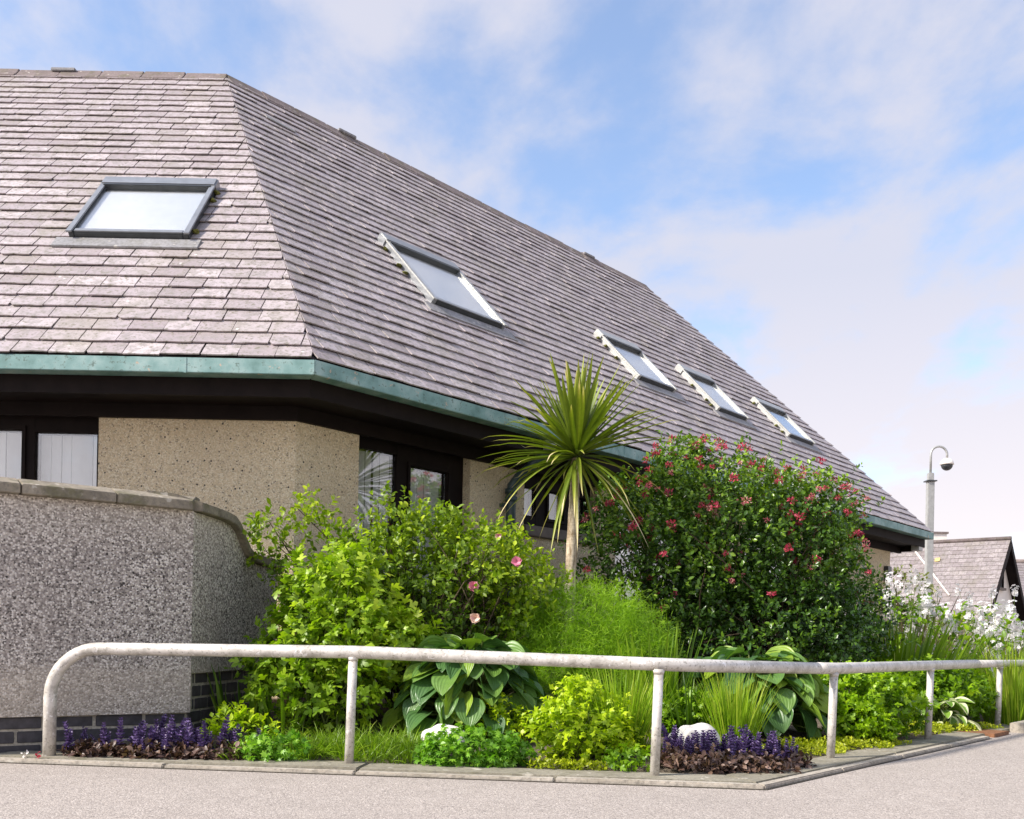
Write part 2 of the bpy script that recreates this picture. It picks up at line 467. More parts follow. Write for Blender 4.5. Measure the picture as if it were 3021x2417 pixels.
leafm('bugle_leaf', [(0, (0.030, 0.018, 0.016)), (0.5, (0.085, 0.045, 0.035)), (0.85, (0.15, 0.09, 0.06)), (1, (0.30, 0.20, 0.16))], trans=0.15)
leafm('bugle_flower', [(0, (0.055, 0.032, 0.088)), (0.5, (0.121, 0.077, 0.216)), (1, (0.264, 0.180, 0.400))], trans=0.2, tcol=(1, 1, 1))
leafm('pink_flower', [(0, (0.42, 0.045, 0.07)), (0.5, (0.62, 0.06, 0.13)), (0.85, (0.70, 0.20, 0.22)), (1, (0.72, 0.45, 0.36))], trans=0.3, tcol=(1, 0.9, 0.9))
leafm('rose_flower', [(0, (0.70, 0.16, 0.28)), (0.6, (0.80, 0.30, 0.42)), (1, (0.85, 0.60, 0.45))], trans=0.3, tcol=(1, 0.9, 0.9))
leafm('white_flower', [(0, (0.670, 0.626, 0.636)), (0.5, (0.864, 0.821, 0.816)), (1, (0.900, 0.900, 0.890))], trans=0.3, tcol=(1, 1, 1))
leafm('palm_leaf', [(0, (0.047, 0.072, 0.010)), (0.4, (0.121, 0.176, 0.016)), (0.75, (0.257, 0.312, 0.030)), (0.92, (0.459, 0.429, 0.100)), (1, (0.783, 0.650, 0.360))], rough=0.38, trans=0.2)
leafm('dry_grass', [(0, (0.12, 0.10, 0.02)), (0.5, (0.24, 0.21, 0.05)), (1, (0.38, 0.33, 0.10))])
leafm('flax_leaf', [(0, (0.035, 0.022, 0.020)), (0.5, (0.09, 0.075, 0.045)), (1, (0.17, 0.16, 0.06))], trans=0.1)
leafm('pale_leaf', [(0, (0.09, 0.12, 0.03)), (0.5, (0.22, 0.25, 0.08)), (1, (0.42, 0.42, 0.22))])
def m_hosta(name, stops, edge=None):
    m, t = mat_leaf(name, stops, rough=0.36, trans=0.2)
    uv = t.n('ShaderNodeUVMap'); sep = t.n('ShaderNodeSeparateXYZ'); t.l(uv.outputs[0], sep.inputs[0])
    w = t.math('SINE', t.math('MULTIPLY', sep.outputs[0], 2 * PI * 9))
    t.bump(w, 0.30, 0.004)
    if edge:
        cin = t.b.inputs['Base Color'].links[0].from_socket
        a = t.math('ABSOLUTE', t.math('SUBTRACT', sep.outputs[0], 0.5))
        n = t.math('ADD', a, t.math('MULTIPLY', t.math('SUBTRACT', t.noise(40, 3), 0.5), 0.12))
        c = t.mix(t.ramp(n, [(0.33, 0), (0.37, 1)]), cin, edge)
        t.color(c)
    return m
L['hosta_leaf'] = m_hosta('hosta_leaf', [(0, (0.045, 0.105, 0.035)), (0.4, (0.085, 0.185, 0.05)), (0.75, (0.16, 0.28, 0.045)), (1, (0.26, 0.37, 0.03))])
L['hosta_var'] = m_hosta('variegated_hosta_leaf', [(0, (0.10, 0.22, 0.03)), (1, (0.22, 0.36, 0.05))], (0.66, 0.68, 0.42))

# ------------------------------------------------------------------ site geometry
KL, KC, KR = np.array([-2.58, 4.977]), np.array([1.182, 4.546]), np.array([3.564, 7.30])
kd1 = (KC - KL) / np.linalg.norm(KC - KL); kn1 = np.array([-kd1[1], kd1[0]])
kd2 = (KR - KC) / np.linalg.norm(KR - KC); kn2 = np.array([-kd2[1], kd2[0]])
def kd(x, y):
    return min((x - KC[0]) * kn1[0] + (y - KC[1]) * kn1[1], (x - KC[0]) * kn2[0] + (y - KC[1]) * kn2[1])
def ground(x, y):
    d = kd(x, y) - 0.26
    return 0.012 + 0.10 * min(max(d, 0), 3.0) + (0.008 * math.sin(x * 7 + y * 3) + 0.006 * math.sin(y * 13 - x * 5) if d > 0.05 else 0)

# road
me = mesh_py('road', [(-300, -300, 0), (300, -300, 0), (300, 600, 0), (-300, 600, 0)], [(0, 1, 2, 3)], M['asphalt'])
tag(put('road', me), kind='structure')
# bed
def build_bed():
    st = 0.10
    xs = np.arange(-3.6, 9.6, st); ys = np.arange(4.5, 19.5, st)
    idx = {}; V = []; F = []
    def vid(i, j):
        if (i, j) not in idx:
            idx[(i, j)] = len(V)
            x, y = xs[i], ys[j]
            z = ground(x, y)
            if kd(x, y) > 0.35: z += 0.012 * (random.random() - 0.5)
            V.append((x, y, z))
        return idx[(i, j)]
    for i in range(len(xs) - 1):
        for j in range(len(ys) - 1):
            c = [(i, j), (i+1, j), (i+1, j+1), (i, j+1)]
            if all(kd(xs[a], ys[b]) > 0.08 for a, b in c):
                F.append(tuple(vid(a, b) for a, b in c))
    me = mesh_np('garden_bed', V, [F], M['soil'], smooth=True)
    tag(put('garden_bed', me), kind='structure')
build_bed()

# kerb
kerb = empty('kerb', (KC[0], KC[1], 0)); tag(kerb, kind='structure')
def kerb_pieces():
    jr = random.Random(3)
    t = (kn2 - kn1); 
    def corner(n):      # mitre point of the two inner offsets
        A = np.array([kn1, kn2]); b = np.array([kn1 @ KC + n, kn2 @ KC + n])
        return np.linalg.solve(A, b)
    def strip(P, Q, d, n, n0, n1, z, seg, name, mat, mitP, mitQ):
        Ltot = np.linalg.norm(Q - P); k = max(1, round(Ltot / seg)); gap = 0.004
        for i in range(k):
            def pt(f, nn):
                if f >= k and mitQ: return corner(nn)
                if f <= 0 and mitP: return corner(nn)
                q = P + d * (Ltot * f / k + (gap if f == i and i > 0 else (-gap if f == i + 1 and i < k - 1 else 0))) + n * nn
                return q
            q = [pt(i, n0), pt(i+1, n0), pt(i+1, n1), pt(i, n1)]
            zz = z + jr.uniform(-0.003, 0.003)
            V = [(a[0], a[1], -0.05) for a in q] + [(a[0], a[1], zz) for a in q]
            put(name, mesh_py(name, V, BOXF, mat, bevel=0.006), kerb)
    P0 = KL - kd1 * 4.0
    strip(P0, KC, kd1, kn1, 0.0, 0.055, 0.021, 0.92, 'edging_stone', M['kerb_lip'], False, True)
    strip(P0, KC, kd1, kn1, 0.060, 0.29, 0.026, 1.85, 'kerb_slab', M['kerb'], False, True)
    strip(KC, KR, kd2, kn2, 0.0, 0.055, 0.021, 0.92, 'edging_stone', M['kerb_lip'], True, False)
    strip(KC, KR + kd2*0.1, kd2, kn2, 0.060, 0.29, 0.026, 1.85, 'kerb_slab', M['kerb'], True, False)
    # dark strip in the joint between asphalt and edging
    for (P, Q, d, n, a, b) in ((P0, KC, kd1, kn1, False, True), (KC, KR, kd2, kn2, True, False)):
        q = [P if not a else corner(-0.013), Q if not b else corner(-0.013), Q if not b else corner(0.001), P if not a else corner(0.001)]
        if not a: q[0] = P - n * 0.013
        if not b: q[1] = Q - n * 0.013
        V = [(p[0], p[1], -0.02) for p in q] + [(p[0], p[1], 0.004) for p in q]
        put('joint_strip', mesh_py('joint_strip', V, BOXF, M['joint']), kerb)
    K2 = KR + kd2 * 0.75
    strip(K2 - kd2*0.2, K2 + kd2 * 9, kd2, kn2, 0.060, 0.29, 0.026, 1.85, 'kerb_slab', M['kerb'], False, False)
    strip(K2, K2 + kd2 * 9, kd2, kn2, -0.10, 0.055, 0.075, 0.92, 'edging_stone', M['kerb_lip'], False, False)
    # rusty plate in the gap between the two runs of kerb
    a = KR + kd2 * 0.12
    q = [a + kn2*0.0, a + kd2 * 0.40 + kn2*0.0, a + kd2 * 0.40 + kn2 * 0.28, a + kn2 * 0.28]
    V = [(p[0], p[1], -0.02) for p in q] + [(p[0], p[1], 0.028) for p in q]
    o = put('drain_plate', mesh_py('drain_plate', V, BOXF, M['rust'], bevel=0.004))
    tag(o, 'rusty brown metal plate set in the gap of the kerb', 'drain cover')
kerb_pieces()

# ------------------------------------------------------------------ the house
E = Vector((-1.361, 6.600, 2.525)); A = Vector((-3.189, 10.560, 6.647))
PHI = math.radians(47.893); m = math.tan(PHI / 2)
DROP = -0.0066
Dv = Vector((math.cos(PHI), math.sin(PHI), DROP)); Nv = Vector((math.sin(PHI), -math.cos(PHI), 0))
WOFF = 0.53
C = Vector((E.x - m * WOFF, E.y + WOFF, 0))
FL = Frame(C, (-1, 0, 0), (0, -1, 0)); FR = Frame(C, Dv, Nv)
house = empty('house', (C.x, C.y, 0.15), 'low beige roughcast house under a big steep slate hipped roof', 'house')
roof = put('roof', None or mesh_py('roof', [(0,0,0)], [], M['under']), house)

sl_vec = Vector((0, A.y - E.y, A.z - E.z)); SLL = sl_vec.length; sl_vec.normalize()
run = (A - E).dot(-Nv)
srv = Vector((-Nv.x * run, -Nv.y * run, A.z - E.z)); s_apex = (A - E).dot(Vector((Dv.x, Dv.y, 0)))
srv.z -= DROP * s_apex
SRL = srv.length; srv.normalize()
nl = Vector((1, 0, 0)).cross(sl_vec).normalized(); nr = Dv.cross(srv).normalized()
S_R, S_Q = 11.771, s_apex + 7.926
LX = -9.0                                   # the left wing runs on out of the picture
def RP(s, v, h=0.0): return E + Dv * s + srv * v + nr * h
def LP(x, v, h=0.0): return Vector((E.x + x, E.y, E.z)) + sl_vec * v + nl * h

# underlay sheets, all sides of the roof
Q = RP(S_Q, SRL); R = RP(S_R, 0)
Lr = Vector((LX, A.y, A.z)); Le = Vector((LX, E.y, E.z))
inb = Vector((-Nv.x, -Nv.y, 0))
Ab = A + Vector((-m, 1, 0)) * 3.9; Ab.z = E.z
Lb = Vector((LX, A.y + 3.9, E.z)); Qb = Q + inb * 4.0 + Vector((Dv.x, Dv.y, 0)) * 2.1; Qb.z = R.z
def sheets():
    V = [Le + nl*0, E.copy(), A.copy(), Lr, R, Q, Ab, Lb, Qb]
    off = Vector((0, 0, -0.012))
    V = [v + off for v in V]
    F = [(0, 1, 2, 3), (1, 4, 5, 2), (3, 2, 6, 7), (2, 5, 8, 6), (5, 4, 8), (0, 3, 7)]
    bm = bmesh.new(); vs = [bm.verts.new(v) for v in V]
    for f in F: bm.faces.new([vs[i] for i in f])
    bm.to_mesh(roof.data); bm.free()
sheets()

# skylights: (frame origin on slope, span along, span up)
SKY = [('L', -2.20, -1.25, 1.72, 2.74), ('R', 2.09, 3.06, 1.63, 2.70), ('R', 5.34, 6.13, 1.65, 2.53),
       ('R', 7.07, 7.84, 1.60, 2.49), ('R', 9.03, 9.85, 1.60, 2.43)]

# slates
NC = 36
def clip(poly, a, b, c):          # keep a*x+b*y<=c
    out = []
    for i in range(len(poly)):
        p, q = poly[i], poly[(i+1) % len(poly)]
        fp, fq = a*p[0]+b*p[1]-c, a*q[0]+b*q[1]-c
        if fp <= 0: out.append(p)
        if (fp < 0 < fq) or (fq < 0 < fp):
            t = fp / (fp - fq); out.append((p[0]+(q[0]-p[0])*t, p[1]+(q[1]-p[1])*t))
    return out
def slate_geo(poly, v0, g, lift=0.0, th=0.0095):
    """poly in (u,v) on the slope; returns verts (u,v,h), faces"""
    def h(v): return 0.0215 + lift - (v - v0) / g * (0.0135 + lift)
    top = [(p[0], p[1], h(p[1])) for p in poly]
    bot = [(p[0], p[1], h(p[1]) - th) for p in poly]
    n = len(poly)
    F = [tuple(range(n))] + [(i, n + i, n + (i+1) % n, (i+1) % n) for i in range(n)]
    return top + bot, F
def slate_poly(u0, u1, v0, g, r):
    j = lambda a: r.uniform(-a, a)
    a, b = u0 + 0.0025 + abs(j(0.003)), u1 - 0.0025 - abs(j(0.003))
    dv = j(0.007)
    pts = [(a + j(.002), v0 + dv + j(.002))]
    if r.random() < 0.12:                                   # a knocked corner
        pts = [(a, v0 + r.uniform(.012, .035)), (a + r.uniform(.012, .035), v0 + dv)]
    for f in (0.25, 0.5, 0.75): pts.append((a + (b-a)*f, v0 + dv + j(.0055)))
    pts += [(b + j(.002), v0 + dv + j(.002)), (b + j(.0025), v0 + g*0.55), (b, v0 + g*1.22), (a, v0 + g*1.22), (a + j(.0025), v0 + g*0.5)]
    return pts
sr = random.Random(11)
slates = []      # (plane, poly, v0, g, tint, lift, whole, u0)
SW = 0.25
def gen(plane, Ltot, lo, hi, lok, hik):
    """lo/hi: u limits at v=0; lok/hik: change of limit per unit v"""
    g = Ltot / NC
    for i in range(NC):
        v0 = i * g
        u = math.floor((min(lo, lo + lok*v0)) / SW) * SW + (SW/2 if i % 2 else 0) - SW + sr.uniform(-.02, .02)
        umax = max(hi, hi + hik * v0) + SW
        while u < umax:
            w = SW * sr.choice((1, 1, 1, 1, 0.9, 1.08))
            vm = v0 + g*0.5
            l, hgh = lo + lok*vm, hi + hik*vm
            if u + w > l - 0.05 and u < hgh + 0.05:
                skip = False
                for (pl, a, b, c0, c1) in SKY:
                    if pl == plane and u > a - .03 and u + w < b + .03 and v0 > c0 - .02 and v0 + g < c1 + .02: skip = True
                if not skip:
                    poly = slate_poly(u, u + w, v0, g, sr); whole = True
                    for (sgn, lim, k) in ((-1, lo, lok), (1, hi, hik)):
                        p2 = clip(poly, sgn, -sgn * k, sgn * lim + 0.001)
                        if len(p2) != len(poly) or p2 != poly: whole = False
                        poly = p2
                    poly = clip(poly, 0, 1, Ltot - 0.01)
                    if len(poly) >= 3:
                        us = [p[0] for p in poly]
                        if max(us) - min(us) > 0.02:
                            slates.append([plane, poly, v0, g, min(1, max(0, sr.gauss(0.5, 0.24))), sr.choice((0, 0, 0, .002, .005)), whole])
            u += w
gen('L', SLL, LX - E.x, 0.0, 0.0, (A.x - E.x) / SLL)
gen('R', SRL, 0.0, S_R, s_apex / SRL, (S_Q - S_R) / SRL)
PT = {'L': LP, 'R': RP}
def screen_area(sl):
    pts = []
    f = PT[sl[0]]
    for (u, v) in sl[1]:
        p = f(u, v); x, y = p.x / p.y, (p.z - CAM_Z) / p.y
        pts.append((x, y))
    cxm = sum(p[0] for p in pts)/len(pts)
    if cxm < -0.53: return 0
    return abs(sum(pts[i][0]*pts[(i+1) % len(pts)][1] - pts[(i+1) % len(pts)][0]*pts[i][1] for i in range(len(pts)))) / 2
slates.sort(key=screen_area, reverse=True)
# sixteen shared slate meshes for the whole slates shown largest
variants = []
for k in range(16):
    g = SLL / NC; pr = random.Random(100 + k)
    V, F = slate_geo(slate_poly(-SW/2, SW/2, 0.0, g, pr), 0.0, g, pr.choice((0, 0, .003, .006)))
    variants.append(mesh_py('slate', V, F, M['slate'], tint=min(1, max(0, (k + 0.5) / 16))))
vr = random.Random(5)
order = list(range(16))
for sl in slates[:300]:
    plane, poly, v0, g, tint, lift, whole = sl
    f = PT[plane]
    ax = Vector((1, 0, 0)) if plane == 'L' else Dv.normalized()
    sv, nn = (sl_vec, nl) if plane == 'L' else (srv, nr)
    if whole:
        us = [p[0] for p in poly]; uc = (min(us) + max(us)) / 2; wdt = (max(us) - min(us)) / (SW - .006)
        o3 = f(uc, v0)
        mw = Matrix(((ax.x*wdt, sv.x, nn.x, o3.x), (ax.y*wdt, sv.y, nn.y, o3.y), (ax.z*wdt, sv.z, nn.z, o3.z), (0, 0, 0, 1)))
        put('slate', variants[vr.randrange(16)], roof, mw)
    else:
        V, F = slate_geo(poly, v0, g, lift)
        put('slate', mesh_py('slate', [f(*v) for v in V], F, M['slate'], tint=tint), roof)
def joined_slates():
    bm = bmesh.new(); tl = bm.verts.layers.float.new('tint')
    for plane, poly, v0, g, tint, lift, whole in slates[300:]:
        V, F = slate_geo(poly, v0, g, lift); f = PT[plane]
        vs = [bm.verts.new(f(*v)) for v in V]
        for v in vs: v[tl] = tint
        for q in F: bm.faces.new([vs[i] for i in q])
    bmesh.ops.recalc_face_normals(bm, faces=bm.faces)
    me = bpy.data.meshes.new('upper_slates'); bm.to_mesh(me); bm.free(); me.materials.append(M['slate'])
    tag(put('upper_slates', me, roof), kind='stuff')
joined_slates()

# ridge tiles
def ridge_tiles(P, d, na, nb, length, n):
    L_ = length / n
    rr = random.Random(21)
    for i in range(n):
        a = P + d * (i * L_ + 0.004); b = P + d * ((i + 1) * L_ - 0.004)
        wob = Vector((0, 0, rr.uniform(-.008, .008)))
        V = []
        for q in (a, b):
            q = q + wob
            for (dirv, t) in ((na, 0.17), (na, 0.09), (None, 0), (nb, 0.09), (nb, 0.17)):
                base = q + (dirv * t if dirv else Vector()) 
                V.append(base + Vector((0, 0, 0.045 if dirv is None else 0.036)))
            for (dirv, t) in ((nb, 0.17), (None, 0), (na, 0.17)):
                V.append(q + (dirv * t if dirv else Vector()) + Vector((0, 0, 0.004)))
        k = 8
        F = [(j, (j+1) % k, k + (j+1) % k, k + j) for j in range(k)] + [tuple(range(k))[::-1], tuple(range(k, 2*k))]
        put('ridge_tile', mesh_py('ridge_tile', V, F, M['ridge'], bevel=0.006), roof)
bl = Vector((0, sl_vec.y, -sl_vec.z)); br = Vector((srv.x, srv.y, -srv.z))
ridge_tiles(A + Vector((0.02, 0, 0)), Vector((-1, 0, 0)), -sl_vec, bl, 5.8, 13)
ridge_tiles(RP(s_apex, SRL), Dv.normalized(), -srv, br, 7.94, 18)
# low vents on the ridges
def ridge_vent(c, d, na):
    fr = Frame(c, d, na)
    me_, F_ = fbox(fr, -0.13, 0.13, -0.05, 0.05, 0.03, 0.068)
    return put('ridge_vent', mesh_py('ridge_vent', me_, F_, M['lead'], bevel=0.008), roof)
ridge_vent(Vector((-4.92, A.y, A.z - 0.02)), Vector((1, 0, 0)), Vector((0, -1, 0)))
ridge_vent(RP(3.33, SRL) - Vector((0, 0, .02)), Dv, Nv)
ridge_vent(RP(8.05, SRL) - Vector((0, 0, .02)), Dv, Nv)
# a torn slip of lead showing near the top of the hip
V = [RP(.62 + 1.35*.9, 4.92, .03), RP(.95 + 1.35*.9, 4.86, .034), RP(.97 + 1.35*.9, 4.93, .028), RP(.64 + 1.35*.9, 5.0, .026)]
V2 = [v - nr * 0.012 for v in V]
put('lead_slip', mesh_py('lead_slip', V2 + V, BOXF, M['lead']), roof)

def make_skylight(plane, a, b, c0, c1):
    f = PT[plane]; g = SLL / NC
    light = plane == 'R' and a > 5
    fm = M['frame_grey'] if plane == 'R' else M['frame_dark']
    if plane == 'R' and a < 5: fm = M['grey_metal']
    bx = lambda u0, u1, v0, v1, h0, h1: ([f(u, v, h) for h in (h0, h1) for (u, v) in ((u0, v0), (u1, v0), (u1, v1), (u0, v1))], BOXF)
    w = empty('skylight', f((a+b)/2, c0, 0))
    attach(w, house, Matrix.Translation(f((a+b)/2, c0, 0)))
    t = 0.046; H1 = 0.070
    multi('side_frame', [bx(a, a + t, c0, c1, -.02, H1)], fm, w, 0.006)
    multi('side_frame', [bx(b - t, b, c0, c1, -.02, H1)], fm, w, 0.006)
    multi('side_cover', [bx(a - .012, a + t*.75, c0 - .01, c1, H1, H1 + .014)], M['frame_grey'] if plane == 'R' else M['grey_metal'], w, 0.003)
    multi('side_cover', [bx(b - t*.75, b + .012, c0 - .01, c1, H1, H1 + .014)], M['frame_grey'] if plane == 'R' else M['grey_metal'], w, 0.003)
    multi('bottom_frame', [bx(a + t, b - t, c0 - .002, c0 + t, -.02, H1 - .004)], M['frame_dark'], w, 0.006)
    multi('bottom_cover', [bx(a + t, b - t, c0 + .012, c0 + t + .01, H1 - .004, H1 + .006)], M['grey_metal'], w, 0.003)
    multi('top_cowl', [bx(a - .015, b + .015, c1 - .115, c1 + .03, -.02, H1 + .024)], M['grey_metal'] if not light else M['frame_grey'], w, 0.012)
    multi('cowl_lip', [bx(a + .02, b - .02, c1 - .14, c1 - .117, H1 - .03, H1 + .022)], M['frame_dark'], w, 0.003)
    multi('pane', [bx(a + t, b - t, c0 + t, c1 - .115, H1 - .016, H1 - .011)], M['sky_glass'], w)
    multi('pale_backing', [bx(a + t, b - t, c0 + t, c1 - .115, H1 - .034, H1 - .031)], M['white'], w)  # pale sheet under the pane stands in for bright sky reflection
    multi('lead_apron', [bx(a - .10, b + .10, c0 - .15, c0 - .004, .012, .030)], M['lead'], w, 0.004)
    # moss in the lee of the frame
    mr = random.Random(int(a*100))
    for k in range(3):
        vv = mr.uniform(c0 + .1, c1 - .05)
        uu = (b + .02) if plane == 'L' else (a - .02)
        bmm = bmesh.new(); bmesh.ops.create_icosphere(bmm, subdivisions=2, radius=0.028)
        for v in bmm.verts: v.co = Vector((v.co.x * 0.9, v.co.y * mr.uniform(1.5, 1.8), v.co.z * .7)) * (1 + .3 * mr.uniform(-1, 1))
        mm = bpy.data.meshes.new('moss_tuft'); bmm.to_mesh(mm); bmm.free(); mm.materials.append(M['moss'])
        p = f(uu, vv, .02)
        put('moss_tuft', mm, w, Matrix.Translation(p))
    return w
for s in SKY: make_skylight(*s)

# eaves: gutter, fascia, soffit, frieze
ZE = 2.525
def eaves(fr, s1, tagname):
    gz0, gz1 = ZE - 0.105, ZE - 0.004
    part_box('gutter', fr, 0, s1, WOFF - 0.115, WOFF + 0.012, gz0, gz1, M['gutter'], house, m, bevel=0.004)
    part_box('fascia_board', fr, 0, s1, WOFF - 0.15, WOFF - 0.122, 2.300, 2.46, M['dark_wood'], house, m)
    part_box('soffit', fr, 0, s1, 0.0, WOFF - 0.151, 2.322, 2.337, M['dark_wood'], house, m)
    part_box('frieze_board', fr, 0, s1, 0.004, 0.045, 2.222, 2.321, M['dark_wood'], house, m)
eaves(FL, C.x - LX, 'L'); eaves(FR, 11.55, 'R')
for (fr, s) in ((FL, 0.62), (FL, 2.6), (FR, .75), (FR, 3.3), (FR, 5.9), (FR, 8.4)):
    part_box('gutter_joint', fr, s, s + 0.018, WOFF - 0.10, WOFF + 0.015, ZE - 0.107, ZE - 0.006, M['gutter'], house)
# gable-end stub of the eaves at the far corner
FE = Frame(C + Dv * 11.2 + Vector((0, 0, 0)), Nv * -1, Vector((Dv.x, Dv.y, 0)))
part_box('fascia_board', FE, -0.38, 6.0, 0.30, 0.33, 2.24, 2.40, M['dark_wood'], house)
part_box('bracket', FE, -0.40, -0.28, 0.12, 0.28, 2.24, 2.33, M['frame_grey'], house)

# walls
def wall(fr, s0, s1, z0, z1, mit=0):
    return part_box('wall', fr, s0, s1, -0.26, 0.0, z0, z1, M['house_wall'], house, mit, 0.0)
ZT = 2.25
def window(fr, s0, s1, z0, z1, panes, sill=True, blinds=True, seed=0):
    """panes: list of (s0,s1,z0,z1) glass openings"""
    w = empty('window', fr.p((s0+s1)/2, 0, z0)); attach(w, house, Matrix.Translation(fr.p((s0+s1)/2, 0, z0)))
    n0, n1 = -0.155, -0.085
    # frame as bars around every pane
    xs = sorted(panes)
    bars = [fbox(fr, s0, xs[0][0], n0, n1, z0, z1), fbox(fr, xs[-1][1], s1, n0, n1, z0, z1)]
    for p, q in zip(xs, xs[1:]): bars.append(fbox(fr, p[1], q[0], n0, n1, z0, z1))
    for p in xs:
        bars.append(fbox(fr, p[0], p[1], n0, n1 - .002, z0, p[2])); bars.append(fbox(fr, p[0], p[1], n0, n1 - .002, p[3], z1))
    multi('frame', bars, M['dark_wood'], w, 0.0)
    for p in xs[1:]:                                         # opening casements stand a little proud
        bd = 0.03
        multi('casement', [fbox(fr, p[0]-bd, p[1]+bd, n1+.001, n1+.018, p[2]-bd, p[2]-.004), fbox(fr, p[0]-bd, p[1]+bd, n1+.001, n1+.018, p[3]+.004, p[3]+bd),
              fbox(fr, p[0]-bd, p[0]-.004, n1+.001, n1+.018, p[2]-.003, p[3]+.003), fbox(fr, p[1]+.004, p[1]+bd, n1+.001, n1+.018, p[2]-.003, p[3]+.003)], M['dark_wood'], w)
    wr = random.Random(seed)
    for p in xs:
        part_box('pane', fr, p[0], p[1], -0.118, -0.112, p[2], p[3], M['glass'], w)
        if blinds:
            k = max(2, int((p[1]-p[0]) / 0.075)); st = (p[1]-p[0]) / k
            for i in range(k):
                sc = p[0] + st * (i + 0.5); tw = wr.uniform(-.34, .34)
                V, F = [], BOXF
                hw = st * 0.475
                for z in (p[2] + .01, p[3] - .003):
                    for (a, b) in ((-1, -.0015), (1, -.0015), (1, .0015), (-1, .0015)):
                        V.append(fr.p(sc + a * hw * math.cos(tw), -0.19 + a * hw * math.sin(tw) + b, z))
                put('blind_slat', mesh_py('blind_slat', V, F, M['white']), w)
    if sill: part_box('sill', fr, s0 - .02, s1 + .02, -0.08, 0.04, z0 - 0.10, z0 - .002, M['sill'], w, 0, 0.006)
    return w
# left wing: wall then window at the left edge of the picture
wall(FL, 0.0, 1.429, 0, ZT, 0)
window(FL, 1.432, 3.2, 0.95, ZT, [(1.475, 1.935, 1.05, 2.126), (2.025, 2.60, 1.05, 2.140), (2.68, 3.12, 1.05, 2.14)], seed=1)
part_box('wall', FL, 1.432, 3.2, -0.26, 0.0, 0, 0.845, M['house_wall'], house)
wall(FL, 3.203, C.x - LX, 0, ZT)
# right wing
wall(FR, 0.0, 0.585, 0, ZT)
window(FR, 0.588, 1.80, 0.95, ZT, [(0.62, 1.045, 1.00, 2.155), (1.185, 1.61, 1.05, 2.085)], seed=2)
wall(FR, 0.588, 1.80, 0, 0.845)
wall(FR, 1.803, 2.51, 0, ZT)
window(FR, 2.513, 3.60, 1.74, ZT, [(2.56, 2.775, 1.845, 2.10), (2.95, 3.17, 1.845, 2.10), (3.33, 3.54, 1.845, 2.10)], blinds=True, seed=3)
wall(FR, 2.513, 3.60, 0, 1.637)
wall(FR, 3.603, 3.93, 0, ZT)
window(FR, 3.933, 5.4, 1.0, ZT, [(3.99, 4.62, 1.06, 2.13), (4.72, 5.34, 1.06, 2.13)], seed=4)
wall(FR, 3.933, 5.4, 0, 0.895)
wall(FR, 5.403, 6.6, 0, ZT)
window(FR, 6.603, 8.0, 1.0, ZT, [(6.66, 7.25, 1.06, 2.13), (7.35, 7.94, 1.06, 2.13)], seed=5)
wall(FR, 6.603, 8.0, 0, 0.895)
wall(FR, 8.003, 11.2, 0, ZT)
part_box('wall', FE, 0.28, 7.0, -0.25, 0.0, 0, 2.2, M['house_wall'], house)
part_box('wall', Frame((LX, 7.3, 0), (0, 1, 0), (-1, 0, 0)), 0, 7, -0.2, 0, 0, ZE, M['house_wall'], house)
part_box('wall', Frame((LX, 14.1, 0), (1, 0, 0), (0, 1, 0)), 0, 5.0, -0.2, 0, 0, ZE, M['house_wall'], house)
part_box('wall', Frame((-4.0, 14.1, 0), (Dv.x, Dv.y, 0), (-Nv.x, -Nv.y, 0)), 0, 9.0, -0.2, 0, 0, ZE, M['house_wall'], house)
# small meter box and cable clip on the far corner
part_box('meter_box', FR, 10.95, 11.1, 0.002, 0.07, 1.75, 1.98, M['frame_dark'], house, 0, .006)
# downpipe
dp = empty('downpipe', FR.p(2.25, .07, .3)); attach(dp, house, Matrix.Translation(FR.p(2.25, .07, .3)))
pts = [FR.p(2.33, .44, 2.425), FR.p(2.33, .44, 2.37), FR.p(2.325, .41, 2.32), FR.p(2.27, .14, 2.12), FR.p(2.255, .08, 2.05), FR.p(2.25, .075, 1.95), FR.p(2.25, .075, 0.25)]
tube('pipe', pts, 0.045, M['pipe'], dp, 14)
for z in (1.93, 2.0): tube('pipe_collar', [FR.p(2.25, .075, z - .022), FR.p(2.25, .075, z + .022)], 0.056, M['pipe'], dp, 14)
tube('pipe_collar', [FR.p(2.33, .44, 2.335), FR.p(2.33, .44, 2.42)], 0.056, M['frame_grey'], dp, 14)
part_box('pipe_clip', FR, 2.18, 2.20, 0.0, 0.075, 1.86, 1.89, M['pipe'], dp)

